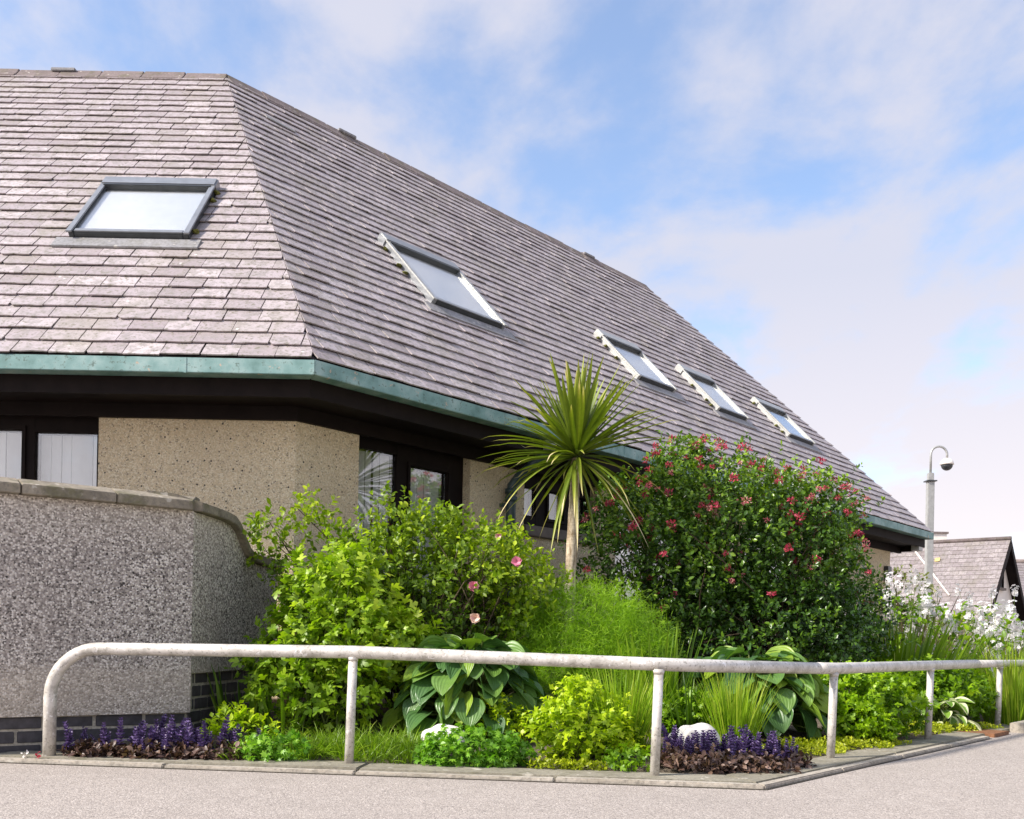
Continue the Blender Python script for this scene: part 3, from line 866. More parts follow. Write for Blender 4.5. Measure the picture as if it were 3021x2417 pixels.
# ------------------------------------------------------------------ garden wall
W0 = Vector((-2.696, 5.150, 0)); W1 = Vector((-1.865, 5.720, 0)); W2 = Vector((-1.681, 7.000, 0))
d1 = (W1 - W0).normalized(); n1 = Vector((d1.y, -d1.x, 0)); d2 = (W2 - W1).normalized(); n2 = Vector((d2.y, -d2.x, 0))
gw = empty('garden_wall', (W1.x, W1.y, 0.05), 'grey pebbledash garden wall with sloping concrete coping stepping down to the house', 'wall')
G1 = Frame(W0 - d1 * 0.55, d1, n1); L1 = (W1 - W0).length + 0.55
G2 = Frame(W1, d2, n2); L2 = (W2 - W1).length
turn = math.tan(math.acos(max(-1, min(1, d1.dot(d2)))) / 2)
TH = 0.20
def wall_prism(profile_pts, fr, n0, n1_, mat, parent, name='render_face', mit0=0, mit1=0):
    """profile (s,z) outline extruded from n0 to n1_"""
    k = len(profile_pts); V = []
    smin = min(p[0] for p in profile_pts); smax = max(p[0] for p in profile_pts)
    for n in (n1_, n0):
        for (s, z) in profile_pts:
            ss = s
            if abs(s - smin) < 1e-4: ss = s + mit0 * n
            if abs(s - smax) < 1e-4: ss = s + mit1 * n
            V.append(fr.p(ss, n, z))
    F = [tuple(range(k)), tuple(range(k, 2*k))[::-1]] + [(i, (i+1) % k, k + (i+1) % k, k + i) for i in range(k)]
    return put(name, mesh_py(name, V, F, mat), parent)
PZ1, PZ2 = 0.212, 0.44
# step-down top of the second stretch
TOP2 = [(0.0, 1.378), (0.12, 1.379), (0.26, 1.376), (0.38, 1.372), (0.50, 1.358), (0.58, 1.32), (0.66, 1.245), (0.73, 1.185), (0.80, 1.155), (0.95, 1.145), (L2, 1.14)]
wall_prism([(0, PZ1), (L1, PZ1), (L1, 1.385), (0, 1.392)], G1, -TH, 0.0, M['garden_wall'], gw, mit0=0, mit1=-turn)
wall_prism([(0.0, PZ2)] + [(L2, PZ2)] + TOP2[::-1], G2, -TH, 0.0, M['garden_wall'], gw, mit0=turn)
wall_prism([(0.0, PZ1), (0.006, PZ1), (0.006, PZ2), (0.0, PZ2)], G2, -TH, 0.0, M['garden_wall'], gw, mit0=turn)
# unseen return at the left, turned back to keep wall shadow off the road
G0 = Frame(W0 - d1 * 0.55, Vector((-d1.y, d1.x, 0)), Vector((-d1.x, -d1.y, 0)))
part_box('render_face', G0, TH + .002, 2.4, -TH, 0, 0.0, 1.39, M['garden_wall'], gw)
# plinth: mortar core and bricks
part_box('mortar_bed', G1, 0, L1 - 0.015, -TH + .02, -0.027, -0.05, PZ1 - .002, M['mortar'], gw)
part_box('mortar_bed', G2, 0.015, L2, -TH + .02, -0.027, -0.05, PZ2 - .002, M['mortar'], gw)
def bricks(fr, s0, s1, ztop, n, pitch, off):
    br_ = random.Random(int(ztop*1000)); bh = 0.062; shared = {}
    for c in range(n):
        z1 = ztop - 0.004 - c * 0.075; z0 = z1 - bh
        s = s0 - (pitch * 0.5 if (c + off) % 2 else 0)
        while s < s1:
            a, b = max(s, s0) , min(s + pitch - 0.014, s1)
            if b - a > 0.03:
                key = round(b - a, 3)
                if key not in shared:
                    V = [Vector((x, y, z)) for z in (-bh/2, bh/2) for (x, y) in ((-(b-a)/2, -.05), ((b-a)/2, -.05), ((b-a)/2, 0), (-(b-a)/2, 0))]
                    shared[key] = mesh_py('brick', V, BOXF, M['brick'], bevel=0.004)
                p = fr.p((a+b)/2, -0.022 + br_.uniform(-.003, .003), (z0+z1)/2)
                mw = Matrix(((fr.d.x, fr.n.x, 0, p.x), (fr.d.y, fr.n.y, 0, p.y), (0, 0, 1, p.z), (0, 0, 0, 1)))
                put('brick', shared[key], gw, mw)
            s += pitch
bricks(G1, 0.0, L1 - 0.02, PZ1, 3, 0.262, 0)
bricks(G2, 0.02, L2, PZ2, 6, 0.175, 1)
# coping stones
def coping(fr, pts, mitA, mitB):
    """pts: (s,z) along the wall top; sloped-top section"""
    prof = [(0.045, 0.0), (0.045, 0.052), (-0.10, 0.098), (-TH - .04, 0.108), (-TH - .04, 0.0)]
    V = []; k = len(prof)
    for i, (s, z) in enumerate(pts):
        for (n, dz) in prof:
            mm = mitA if i == 0 else (mitB if i == len(pts)-1 else 0)
            V.append(fr.p(s + mm * n, n, z + dz))
    F = []
    for i in range(len(pts)-1):
        for j in range(k):
            F.append((i*k+j, i*k+(j+1) % k, (i+1)*k+(j+1) % k, (i+1)*k+j))
    F += [tuple(range(k)), tuple((len(pts)-1)*k + j for j in range(k))[::-1]]
    return put('coping_stone', mesh_py('coping_stone', V, F, M['coping'], bevel=0.004), gw)
coping(G1, [(-.04, 1.394), (0.64, 1.391)], 0, 0); coping(G1, [(0.648, 1.391), (1.12, 1.388)], 0, 0); coping(G1, [(1.126, 1.388), (L1, 1.384)], 0, -turn)
coping(G2, [(0.0, 1.384), (0.12, 1.383), (0.26, 1.380)], turn, 0); coping(G2, [(0.265, 1.380), (0.38, 1.376), (0.50, 1.362), (0.575, 1.325), (0.655, 1.25)], 0, 0)
coping(G2, [(0.659, 1.247), (0.73, 1.188), (0.80, 1.158), (0.95, 1.149), (L2 + .03, 1.144)], 0, 0)
# timber post behind the end of the wall
o = put('timber_post', mesh_py('timber_post', *fbox(Frame((-1.60, 6.95, 0), (1, 0, 0), (0, -1, 0)), 0, .10, -.05, .05, 0.1, 0.98), mat_plain('weathered_timber', (0.30, 0.20, 0.09), 0.8, var=0.4, scale=30), bevel=0.006))
tag(o, 'short weathered timber post between garden wall end and green shrub', 'post')

# ------------------------------------------------------------------ railing
rl = empty('railing', (0.718, 4.787, 0.03), 'low pale painted tubular railing running along the kerb round the bed', 'railing')
POST = [(-2.381, 5.082, 0.585), (-0.806, 5.000, 0.594), (0.718, 4.787, 0.563), (1.858, 5.661, 0.540), (2.939, 6.891, 0.550), (4.079, 8.208, 0.545)]
P = [Vector(p) for p in POST]
def bend():
    b = P[0]; dirv = (P[1] - P[0]); dirv.z = 0; dirv.normalize(); r = 0.255
    pts = [Vector((b.x, b.y, 0.0)), Vector((b.x, b.y, b.z - r))]
    for i in range(1, 11):
        a = i / 10 * PI / 2
        pts.append(Vector((b.x, b.y, b.z - r)) + dirv * (r * (1 - math.cos(a))) + Vector((0, 0, r * math.sin(a))))
    return pts
def smooth_corner(a, b, c, r=0.12):
    u = (a - b).normalized(); v = (c - b).normalized()
    return [b + u * r * (1 - t) ** 2 + v * r * t ** 2 for t in (0, .25, .5, .75, 1)]
rp = bend() + [P[1]] + smooth_corner(P[1], P[2] + Vector((0.12, 0.02, 0)), P[3], 0.25)
rp1 = rp + [P[3] + (P[2] - P[3]).normalized() * 0.16]
tube('rail', rp1, 0.0325, M['rail'], rl, 16)
end = P[5] + (P[5] - P[4]).normalized() * 4.5
rp2 = [P[3] + (P[2] - P[3]).normalized() * 0.162] + smooth_corner(P[2], P[3] + Vector((0.02, 0.02, 0)), P[4], 0.10) + [P[4] + (P[5] - P[4]) * 0.62]
tube('rail', rp2, 0.0335, M['rail'], rl, 16)
tube('rail', [P[4] + (P[5] - P[4]) * 0.622, P[5], end], 0.0305, M['rail'], rl, 16)
for i, p in enumerate(P[1:] + [P[5] + (end - P[5]) * 0.4]):
    tube('post', [Vector((p.x - .012, p.y, 0.0)), Vector((p.x, p.y, p.z - 0.02))], 0.0235, M['rail'], rl, 14)
    tube('weld_collar', [Vector((p.x, p.y, p.z - 0.046)), Vector((p.x, p.y, p.z - 0.026))], [0.0245, 0.029], M['rail'], rl, 14)

# ------------------------------------------------------------------ foliage builders
def unit(v): return v / np.maximum(np.linalg.norm(v, axis=-1, keepdims=True), 1e-9)
def instance(T, F, pos, Y, N, scale, tint, wscale=None):
    """T (k,3) template: x width, y length, z normal"""
    Y = unit(Y); X = unit(np.cross(Y, N)); Z = np.cross(X, Y)
    s = np.asarray(scale)[:, None, None]
    ws = s if wscale is None else s * np.asarray(wscale)[:, None, None]
    V = pos[:, None, :] + ws * T[None, :, 0:1] * X[:, None, :] + s * T[None, :, 1:2] * Y[:, None, :] + s * T[None, :, 2:3] * Z[:, None, :]
    n, k = len(pos), len(T)
    off = (np.arange(n) * k)[:, None, None]
    FF = [(np.asarray(f)[None] + off).reshape(-1, np.asarray(f).shape[1]) for f in F]
    return V.reshape(-1, 3), FF, np.repeat(tint, k)
class Bag:
    def __init__(self): self.V = []; self.F = {3: [], 4: []}; self.t = []; self.k = 0
    def add(self, V, FF, t):
        for f in FF: self.F[f.shape[1]].append(f + self.k)
        self.V.append(V); self.t.append(t); self.k += len(V)
    def build(self, name, mat, parent, smooth=False):
        fs = [np.concatenate(self.F[k]) for k in (3, 4) if self.F[k]]
        me = mesh_np(name, np.concatenate(self.V), fs, mat, tint=np.clip(np.concatenate(self.t), 0, 1), smooth=smooth)
        return put(name, me, parent)
# templates
LEAF = (np.array([(0, 0, 0), (-.28, .38, .06), (0, .42, -.02), (.28, .38, .06), (-.20, .75, .02), (0, .78, -.06), (.20, .75, .02), (0, 1, -.14)], float),
        [np.array([(0, 2, 1), (0, 3, 2), (4, 5, 7), (5, 6, 7)]), np.array([(1, 2, 5, 4), (2, 3, 6, 5)])])
SMALL = (np.array([(0, 0, 0), (-.30, .5, .07), (0, .55, -.03), (.30, .5, .07), (0, 1, -.08)], float), [np.array([(0, 2, 1), (0, 3, 2), (1, 2, 4), (2, 3, 4)])])
def lobed(lobes, depth, rnd=1):
    """palmate leaf outline fan"""
    r = random.Random(rnd); pts = [(0, 0.05, 0)]; n = lobes * 2 + 1
    for i in range(n):
        a = math.radians(-125 + 250 * i / (n - 1)); R = 0.55 if i % 2 else 0.55 * (1 - depth)
        if i in (0, n-1): R = 0.25
        if i == n // 2 and n // 2 % 2 == 1: R = 0.62
        pts.append((math.sin(a) * R, 0.38 + math.cos(a) * R, -0.10 * (R / .55) ** 2 + .04 * (-1) ** i))
    pts[0] = (0, 0.0, 0.0); pts.append((0, 0.38, 0.03)); c = len(pts) - 1
    F = [(c, i, i + 1) for i in range(1, n)] + [(c, 0, 1), (c, n, 0)]
    return np.array(pts, float), [np.array(F)]
LOB3, LOB5 = lobed(3, 0.45), lobed(5, 0.5)
TRI = (np.array([(0, 0, 0), (-.24, .22, .02), (-.50, .38, -.05), (-.32, .55, -.02), (-.12, .42, .03), (-.20, .75, 0), (0, 1, -.08), (.20, .75, 0), (.12, .42, .03), (.32, .55, -.02), (.50, .38, -.05), (.24, .22, .02)], float),
       [np.array([(0, 8, 4), (4, 8, 5), (5, 8, 7), (5, 7, 6), (0, 4, 1), (1, 4, 3), (1, 3, 2), (0, 11, 8), (11, 9, 8), (11, 10, 9)])])
PETAL4 = (np.array([(0, 0, .02)] + [(math.cos(a) * r, math.sin(a) * r, h) for q in range(4) for (a, r, h) in ((q*PI/2 - .55, .42, .05), (q*PI/2, .55, -.02), (q*PI/2 + .55, .42, .05))], float),
          [np.array([(0, 1 + 3*q, 2 + 3*q, 3 + 3*q) for q in range(4)])])
def lobe_points(rng, lobes, n, inner=0.45):
    """points in a union of ellipsoids, pulled towards the surface"""
    vol = np.array([l[3]*l[4]*l[5] for l in lobes]) ** 0.75; pick = rng.choice(len(lobes), n, p=vol / vol.sum())
    Ls = np.array(lobes)[pick]
    d = unit(rng.normal(size=(n, 3)))
    r = inner + (1 - inner) * rng.random(n) ** 0.55
    r *= 1 + 0.13 * rng.normal(size=n) * (rng.random(n) < 0.4)
    p = Ls[:, :3] + d * r[:, None] * Ls[:, 3:6]
    return p, d, r
def twig_leaves(rng, p, o, T, per, tl, size, up=0.5, spread=0.9, tint=None, tvar=0.16, flat=0.5, bag=None):
    """leaves set along short twigs that start at p and head outwards"""
    n = len(p)
    d = unit(o * 0.6 + np.array([0, 0, up]) + rng.normal(size=(n, 3)) * 0.45)
    bag = bag or Bag()
    for j in range(per):
        f = (j + 0.6) / per
        pos = p + d * (tl * f)[:, None]
        rad = rng.normal(size=(n, 3)); rad = unit(rad - d * (rad * d).sum(1, keepdims=True))
        Y = unit(d * (0.35 + 0.5 * f) + rad * spread)
        N = unit(np.array([0, 0, 1.0]) * flat + o * 0.5 + rng.normal(size=(n, 3)) * 0.55 + d * 0.25)
        sz = size * rng.uniform(0.5, 1.3, n)
        tt = tint + rng.normal(size=n) * tvar + 0.14 * (f - 0.5)
        bag.add(*instance(T[0], T[1], pos, Y, N, sz, tt))
    return bag, d
def clump_tint(rng, p, scale=3.0):
    a = rng.normal(size=(3, 3)) * scale; ph = rng.random(3) * 6.3
    return 0.12 * np.sin(p @ a[0] + ph[0]) + 0.10 * np.sin(p @ a[1] * 1.7 + ph[1]) + 0.08 * np.sin(p @ a[2] * 3 + ph[2])
def stems_to(rng, base, tips, mat, parent, r0=0.006, spread=0.12, name='stem', sides=4, bow=0.12):
    paths = []
    for t in tips:
        b = np.array(base) + np.append(rng.uniform(-1, 1, 2) * spread, -.02)
        mid = b * 0.5 + t * 0.5 + np.append(rng.normal(size=2) * bow, rng.random() * bow)
        pts = [b, b * .6 + mid * .4 + np.append(rng.normal(size=2)*.02, .05), mid, mid * .4 + t * .6 + rng.normal(size=3)*.02, t]
        paths.append(([Vector(q) for q in pts], [r0 * rng.uniform(.7, 1.3) * f for f in (1.2, 1, .8, .6, .35)]))
    return tubes(name, paths, mat, parent, sides)
def blades(rng, n, base, rad, length, width, lean, droop, tint, segs=6, fold=0.25, tvar=0.2, dirbias=(0, 0)):
    """grass or sword leaves: strips that rise from a base disc and arch over"""
    bag = Bag()
    ang = rng.random(n) * 2 * PI; rr = rad * np.sqrt(rng.random(n))
    out = np.stack([np.cos(ang), np.sin(ang), np.zeros(n)], 1)
    p0 = np.array(base) + out * rr[:, None]
    p0[:, 2] = [ground(x, y) - .01 for x, y in p0[:, :2]]
    ln = length * rng.uniform(0.6, 1.08, n); le = lean * rng.uniform(0.2, 1.3, n) * (0.4 + 0.6 * rr / rad)
    dirs = unit(out * le[:, None] + np.array([dirbias[0], dirbias[1], 1.0]) + rng.normal(size=(n, 3)) * 0.06)
    dr = droop * rng.uniform(0.2, 1.4, n)
    side = unit(np.cross(dirs, out + rng.normal(size=(n, 3)) * 0.5)); nrm = np.cross(side, dirs)
    w = width * rng.uniform(0.7, 1.25, n)
    rows = []
    for i in range(segs + 1):
        t = i / segs
        c = p0 + dirs * (ln * t)[:, None] + (out * 0.6 + np.array([0, 0, -1.0])) * (ln * dr * t ** 2.6)[:, None]
        ww = w * (1 - t ** 2.2) * (0.55 + 0.45 * min(1, t * 3)) + 0.0006
        rows.append(np.stack([c - side * (ww/2)[:, None] + nrm * (ww*fold)[:, None], c, c + side * (ww/2)[:, None] + nrm * (ww*fold)[:, None]], 1))
    V = np.stack(rows, 1).reshape(n, -1, 3); k = V.shape[1]
    q = []
    for i in range(segs):
        for j in range(2): q.append((i*3+j, i*3+j+1, (i+1)*3+j+1, (i+1)*3+j))
    FF = (np.array(q)[None] + (np.arange(n) * k)[:, None, None]).reshape(-1, 4)
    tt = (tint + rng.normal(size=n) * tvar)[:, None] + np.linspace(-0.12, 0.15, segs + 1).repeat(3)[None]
    bag.add(V.reshape(-1, 3), [FF], tt.ravel())
    return bag
def G(x, y): return (x, y, ground(x, y))
R_ = np.random.default_rng

# ------------------------------------------------------------------ cordyline palm
def cordyline():
    rng = R_(5); bx, by = 0.43, 7.5
    t = empty('cabbage_palm', G(bx, by), 'slim cabbage palm with one spiky crown of sword leaves before the eaves', 'palm tree')
    top = Vector((0.465, 7.5, 2.06))
    pts = [Vector((bx - .01, by, ground(bx, by) - .05)), Vector((bx, by, .8)), Vector((.437, by, 1.1)), Vector((.444, by, 1.5)), Vector((.457, by, 1.85)), top]
    V, F = [], []
    path = []; rad = []
    for i in range(26):
        f = i / 25; k = f * (len(pts) - 1); a = min(int(k), len(pts) - 2); u = k - a
        path.append(pts[a] * (1 - u) + pts[a+1] * u); rad.append(0.046 - 0.010 * f + 0.0025 * math.sin(i * 2.7) + 0.002 * rng.normal())
    tube('trunk', path, rad, M['palm_bark'], t, 14)
    n = 165; segs = 12
    for i in range(n):
        f = i / n
        ang = i * 2.39996 + rng.normal() * .2
        if f < 0.34: el = math.radians(rng.uniform(42, 88)); Ln = rng.uniform(.58, .80); dr = rng.uniform(0, .05); w = .052
        elif f < 0.78: el = math.radians(rng.uniform(-6, 46)); Ln = rng.uniform(.62, .84); dr = rng.uniform(.03, .22); w = .046
        elif f < 0.955: el = math.radians(rng.uniform(-38, 2)); Ln = rng.uniform(.5, .74); dr = rng.uniform(.1, .5); w = .036
        else: el = math.radians(rng.uniform(-80, -52)); Ln = rng.uniform(.45, .70); dr = rng.uniform(.05, .15); w = .034
        d = np.array([math.cos(ang) * math.cos(el), math.sin(ang) * math.cos(el), math.sin(el)])
        side = unit(np.cross(d, [0, 0, 1.0])); nrm = np.cross(side, d)
        o = np.array(top) + np.array([0, 0, .035 * (1 - f)]) + d * 0.02
        dead = rng.random()
        tip_dead = rng.uniform(.0, .5) if f > .4 else rng.uniform(-.1, .15)
        V, tn = [], []
        for k in range(segs + 1):
            u = k / segs
            c = o + d * Ln * u + np.array([0, 0, -1.0]) * Ln * dr * u ** 2.4 + side * 0.02 * math.sin(u * 3 + i) * u
            if f > .45 and u > .8: c = c + np.array([0, 0, -1]) * (u - .8) * Ln * rng.uniform(.0, .3)
            ww = w * (0.62 + 0.38 * math.sin(min(1, u * 1.7) * PI / 2)) * (1 - u ** 3.0) + .001
            for sgn in (-1, -.12, .12, 1):
                V.append(c + side * ww * .5 * sgn + nrm * ww * (.22 * abs(sgn)))
                base_t = 0.42 + .2 * math.sin(i * 1.7) * .6 + (0.16 if abs(sgn) < .5 else 0) - (.25 if u < .15 else 0)
                tn.append(min(1, base_t + (tip_dead + .28) * max(0, u - .62) / .38 * 1.1 + (.35 if (f > .9 and i % 2) else 0)))
        q = [(k*4+j, k*4+j+1, (k+1)*4+j+1, (k+1)*4+j) for k in range(segs) for j in range(3)]
        put('palm_leaf', mesh_np('palm_leaf', V, [q], L['palm_leaf'], tint=tn, smooth=False), t)
cordyline()

# ------------------------------------------------------------------ escallonia
def flower_cluster_mesh(k, seed, mat, size, n, tbase):
    rng = R_(seed); p = np.clip(rng.normal(size=(n, 3)), -1.5, 1.5) * np.array([.55, .55, .45]) * size
    o = unit(p + np.array([0, 0, .2 * size])); 
    V, F, t = instance(LEAF[0], LEAF[1], p - o * size * .2, o + rng.normal(size=(n, 3)) * .5, rng.normal(size=(n, 3)), np.full(n, size * .62), tbase + rng.normal(size=n) * .22)
    return mesh_np('flower_cluster', V, F, mat, tint=np.clip(t, 0, 1))
def escallonia():
    rng = R_(12)
    lobes = [(1.22, 8.1, 1.22, .68, .65, .72), (1.72, 8.3, 1.55, .66, .66, .78), (2.32, 8.4, 1.32, .70, .68, .84), (2.78, 8.7, .98, .52, .55, .66),
             (2.0, 8.05, .72, 1.05, .62, .52), (1.45, 8.2, 2.05, .26, .3, .30), (2.62, 8.5, 1.75, .40, .4, .36), (2.95, 8.75, .7, .42, .4, .42), (1.0, 8.2, 1.75, .26, .3, .28)]
    lobes = [(a - .07, b, c, d * 1.03, e * 1.03, f) for a, b, c, d, e, f in lobes]
    t = empty('escallonia_bush', G(2.0, 8.3), 'large dark glossy green bush dotted with crimson pink flower clusters', 'bush')
    p, o, r = lobe_points(rng, lobes, 9800, 0.42)
    keep = p[:, 2] > 0.30; p, o, r = p[keep], o[keep], r[keep]
    # ragged gaps through the crown
    g = np.sin(p[:, 0]*6.1 + 1) * np.sin(p[:, 1]*5.3) * np.sin(p[:, 2]*6.7 + 2); keep = (g > -0.52) | (rng.random(len(p)) < .25)
    p, o, r = p[keep], o[keep], r[keep]
    tint = 0.50 + 0.36 * (p[:, 2] - 1.2) / 1.2 + clump_tint(rng, p, 2.5) + 0.15 * (r - .7)  # leaves lightened with height: the sunlit top is put into the colour
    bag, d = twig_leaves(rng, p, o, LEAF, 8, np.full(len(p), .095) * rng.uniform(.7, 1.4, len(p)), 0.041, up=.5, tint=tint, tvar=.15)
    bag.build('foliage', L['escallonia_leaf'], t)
    idx = rng.choice(len(p), 150, replace=False)
    stems_to(rng, G(2.0, 8.35), p[idx], M['twig'], t, .008, .35, bow=.18)
    # trunks
    stems_to(rng, G(1.75, 8.2), [np.array(x) for x in ((1.5, 8.2, 1.2), (2.1, 8.3, 1.3), (2.6, 8.5, 1.0), (1.2, 8.1, 1.0))], M['twig'], t, .028, .10, name='trunk', sides=7)
    # flowers: most of them on the sunny crown
    meshes = [flower_cluster_mesh(k, 40 + k, L['pink_flower'], .036, 34, .30 if k < 5 else .85) for k in range(7)]
    fp, fo, fr_ = lobe_points(rng, lobes, 4000, 0.93)
    ok = (fp[:, 2] > .5) & (fo[:, 1] < 0.35); fp, fo = fp[ok], fo[ok]
    wgt = np.clip((fp[:, 2] - .4) / 1.6, .08, 1) ** 2.2; ii = rng.choice(len(fp), 190, replace=False, p=wgt / wgt.sum())
    for i in ii:
        q = fp[i] + fo[i] * .05
        R3 = Matrix.Rotation(rng.random() * 6.3, 4, 'Z') @ Matrix.Rotation(rng.normal() * .5, 4, 'X')
        put('flower_cluster', meshes[rng.integers(7)], t, Matrix.Translation(q) @ R3 @ Matrix.Scale(rng.uniform(.6, 1.15), 4))
escallonia()

# ------------------------------------------------------------------ rose bush
def rose():
    rng = R_(21)
    lobes = [(-.42, 6.55, 1.08, .68, .40, .44), (-.95, 6.45, 1.02, .36, .34, .42), (.03, 6.75, 1.0, .34, .30, .34), (-.20, 6.6, 1.24, .38, .32, .20), (-.62, 6.5, .75, .70, .35, .35),
             (-.80, 6.42, 1.52, .12, .12, .16), (-1.62, 6.42, 1.36, .12, .12, .12), (-1.33, 6.4, 1.46, .14, .14, .15), (-.5, 6.5, 1.46, .28, .2, .10), (-1.42, 6.4, 1.15, .14, .14, .14)]
    lobes = [(a, b, c - .07, d, e, f) for a, b, c, d, e, f in lobes]
    t = empty('rose_bush', G(-.5, 6.55), 'tall open light green rose bush under the house windows with few pink blooms', 'bush')
    p, o, r = lobe_points(rng, lobes, 2150, 0.45)
    g = np.sin(p[:, 0]*8.3) * np.sin(p[:, 1]*7.1 + 1) * np.sin(p[:, 2]*8.7 + .5); keep = (p[:, 2] > .45) & ((g > -0.35) | (rng.random(len(p)) < .25))
    p, o, r = p[keep], o[keep], r[keep]
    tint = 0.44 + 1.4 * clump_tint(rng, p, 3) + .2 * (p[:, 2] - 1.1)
    bag, d = twig_leaves(rng, p, o, LEAF, 9, np.full(len(p), .10) * rng.uniform(.8, 1.4, len(p)), .042, up=.55, tint=tint, tvar=.18)
    bag.build('foliage', L['rose_leaf'], t)
    idx = rng.choice(len(p), 220, replace=False)
    stems_to(rng, G(-.5, 6.6), p[idx], M['twig'], t, .0068, .30, bow=.10)
    for k, q in enumerate([(.02, 6.22, 1.165), (-.245, 6.16, 1.00), (-.235, 6.18, .80), (-.10, 6.3, 1.33)]):
        n = 10; rg = R_(k)
        a = np.arange(n) * 2.4; o3 = np.stack([np.cos(a), -0.7 + 0 * a, np.sin(a)], 1) + rg.normal(size=(n, 3)) * .15
        T = LEAF[0].copy(); T[:, 0] *= 1.9; T[:, 2] += .15
        V, F, tn = instance(T, LEAF[1], np.zeros((n, 3)) , o3, np.tile([0, -1.0, .2], (n, 1)), np.full(n, .042 if k < 3 else .028), (.3 if k < 2 else .95) + rg.normal(size=n) * .2)
        put('rose_bloom', mesh_np('rose_bloom', V, F, L['rose_flower'], tint=np.clip(tn, 0, 1)), t, Matrix.Translation(q))
rose()

# ------------------------------------------------------------------ lovage
def lovage():
    rng = R_(31)
    lobes = [(-1.08, 6.0, .92, .32, .3, .26), (-1.16, 5.95, .62, .38, .33, .32), (-.92, 5.95, .66, .36, .3, .28), (-.68, 6.0, .62, .22, .22, .14), (-1.12, 5.85, .36, .40, .3, .2), (-1.5, 5.95, .48, .16, .2, .10), (-.98, 6.0, 1.10, .12, .12, .12)]
    t = empty('lovage_plant', G(-1.05, 6.0), 'bright lime green leafy plant with lobed leaves beside the grey wall', 'plant')
    p, o, r = lobe_points(rng, lobes, 1150, 0.45); p = p[p[:, 2] > .18] if False else p
    tint = .5 + clump_tint(rng, p, 3) + .25 * (p[:, 2] - .6)
    bag, d = twig_leaves(rng, p, o, TRI, 5, np.full(len(p), .08) * rng.uniform(.7, 1.4, len(p)), .062, up=.45, tint=tint, tvar=.16, flat=.9)
    bag.build('foliage', L['lovage_leaf'], t)
    idx = rng.choice(len(p), 70, replace=False)
    stems_to(rng, G(-1.05, 6.0), p[idx], M['green_stem'], t, .006, .22, bow=.08)
lovage()

# ------------------------------------------------------------------ fennel
def fennel():
    rng = R_(41)
    lobes = [(.50, 6.65, .72, .42, .34, .33), (.28, 6.55, .52, .36, .33, .30), (.76, 6.6, .60, .32, .33, .30), (.50, 6.45, .40, .48, .33, .25), (.12, 6.6, .74, .18, .2, .2)]
    t = empty('fennel_plant', G(.5, 6.8), 'soft feathery bright green fennel at the foot of the palm', 'plant')
    p, o, r = lobe_points(rng, lobes, 2300, .45)
    n = len(p); bag = Bag()
    T = np.array([(-.020, 0, 0), (.020, 0, 0), (-.015, .55, .04), (.015, .55, .04), (0, 1, -.02)], float); F = [np.array([(2, 3, 4)]), np.array([(0, 1, 3, 2)])]
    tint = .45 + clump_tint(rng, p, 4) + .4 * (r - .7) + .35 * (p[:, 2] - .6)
    d = unit(o * .7 + np.array([0, 0, .5]) + rng.normal(size=(n, 3)) * .4)
    for j in range(34):
        pos = p + d * (.013 * (j % 7)) + rng.normal(size=(n, 3)) * .026
        Y = unit(d * .5 + rng.normal(size=(n, 3)) * .75)
        bag.add(*instance(T, F, pos, Y, rng.normal(size=(n, 3)), rng.uniform(.028, .066, n), tint + rng.normal(size=n) * .14))
    bag.build('foliage', L['fennel_leaf'], t)
    idx = rng.choice(n, 55, replace=False)
    stems_to(rng, G(.5, 6.8), p[idx], M['green_stem'], t, .005, .18, bow=.06)
fennel()

# ------------------------------------------------------------------ hostas
def hosta_leaf(seed, elong=1.0, cup=.12):
    r = random.Random(seed); nu, nv = 10, 12; V = []; UV = []
    for j in range(nv + 1):
        v = j / nv
        if v < .12: w = .62 * (v / .12) ** .55
        else: w = .62 + .38 * math.sin((v - .12) / .30 * PI / 2) if v < .42 else max(0.0, math.cos((v - .42) / .58 * PI / 2)) ** .72
        if v <= .42 and v >= .12: w = .72 + .28 * math.sin((v - .12) / .30 * PI / 2)
        elif v < .12: w = .72 * (v / .12) ** .5
        w = max(w, .004) * .47
        for i in range(nu + 1):
            u = i / nu * 2 - 1
            y = v - (.10 * abs(u) ** 1.5 if v < .35 else 0) * (1 - v / .35 if v < .35 else 0) * 1.6
            z = cup * (abs(u) ** 1.6) * w * 2.2 - .30 * v ** 2 + .018 * math.sin(u * 7 + v * 9 + seed) * abs(u) + .006 * math.cos(u * PI * 9) * (1 - v)
            V.append((u * w / math.sqrt(elong), y * 1.0, z)); UV.append((i / nu, v))
    F = [(j*(nu+1)+i, j*(nu+1)+i+1, (j+1)*(nu+1)+i+1, (j+1)*(nu+1)+i) for j in range(nv) for i in range(nu)]
    return V, F, UV
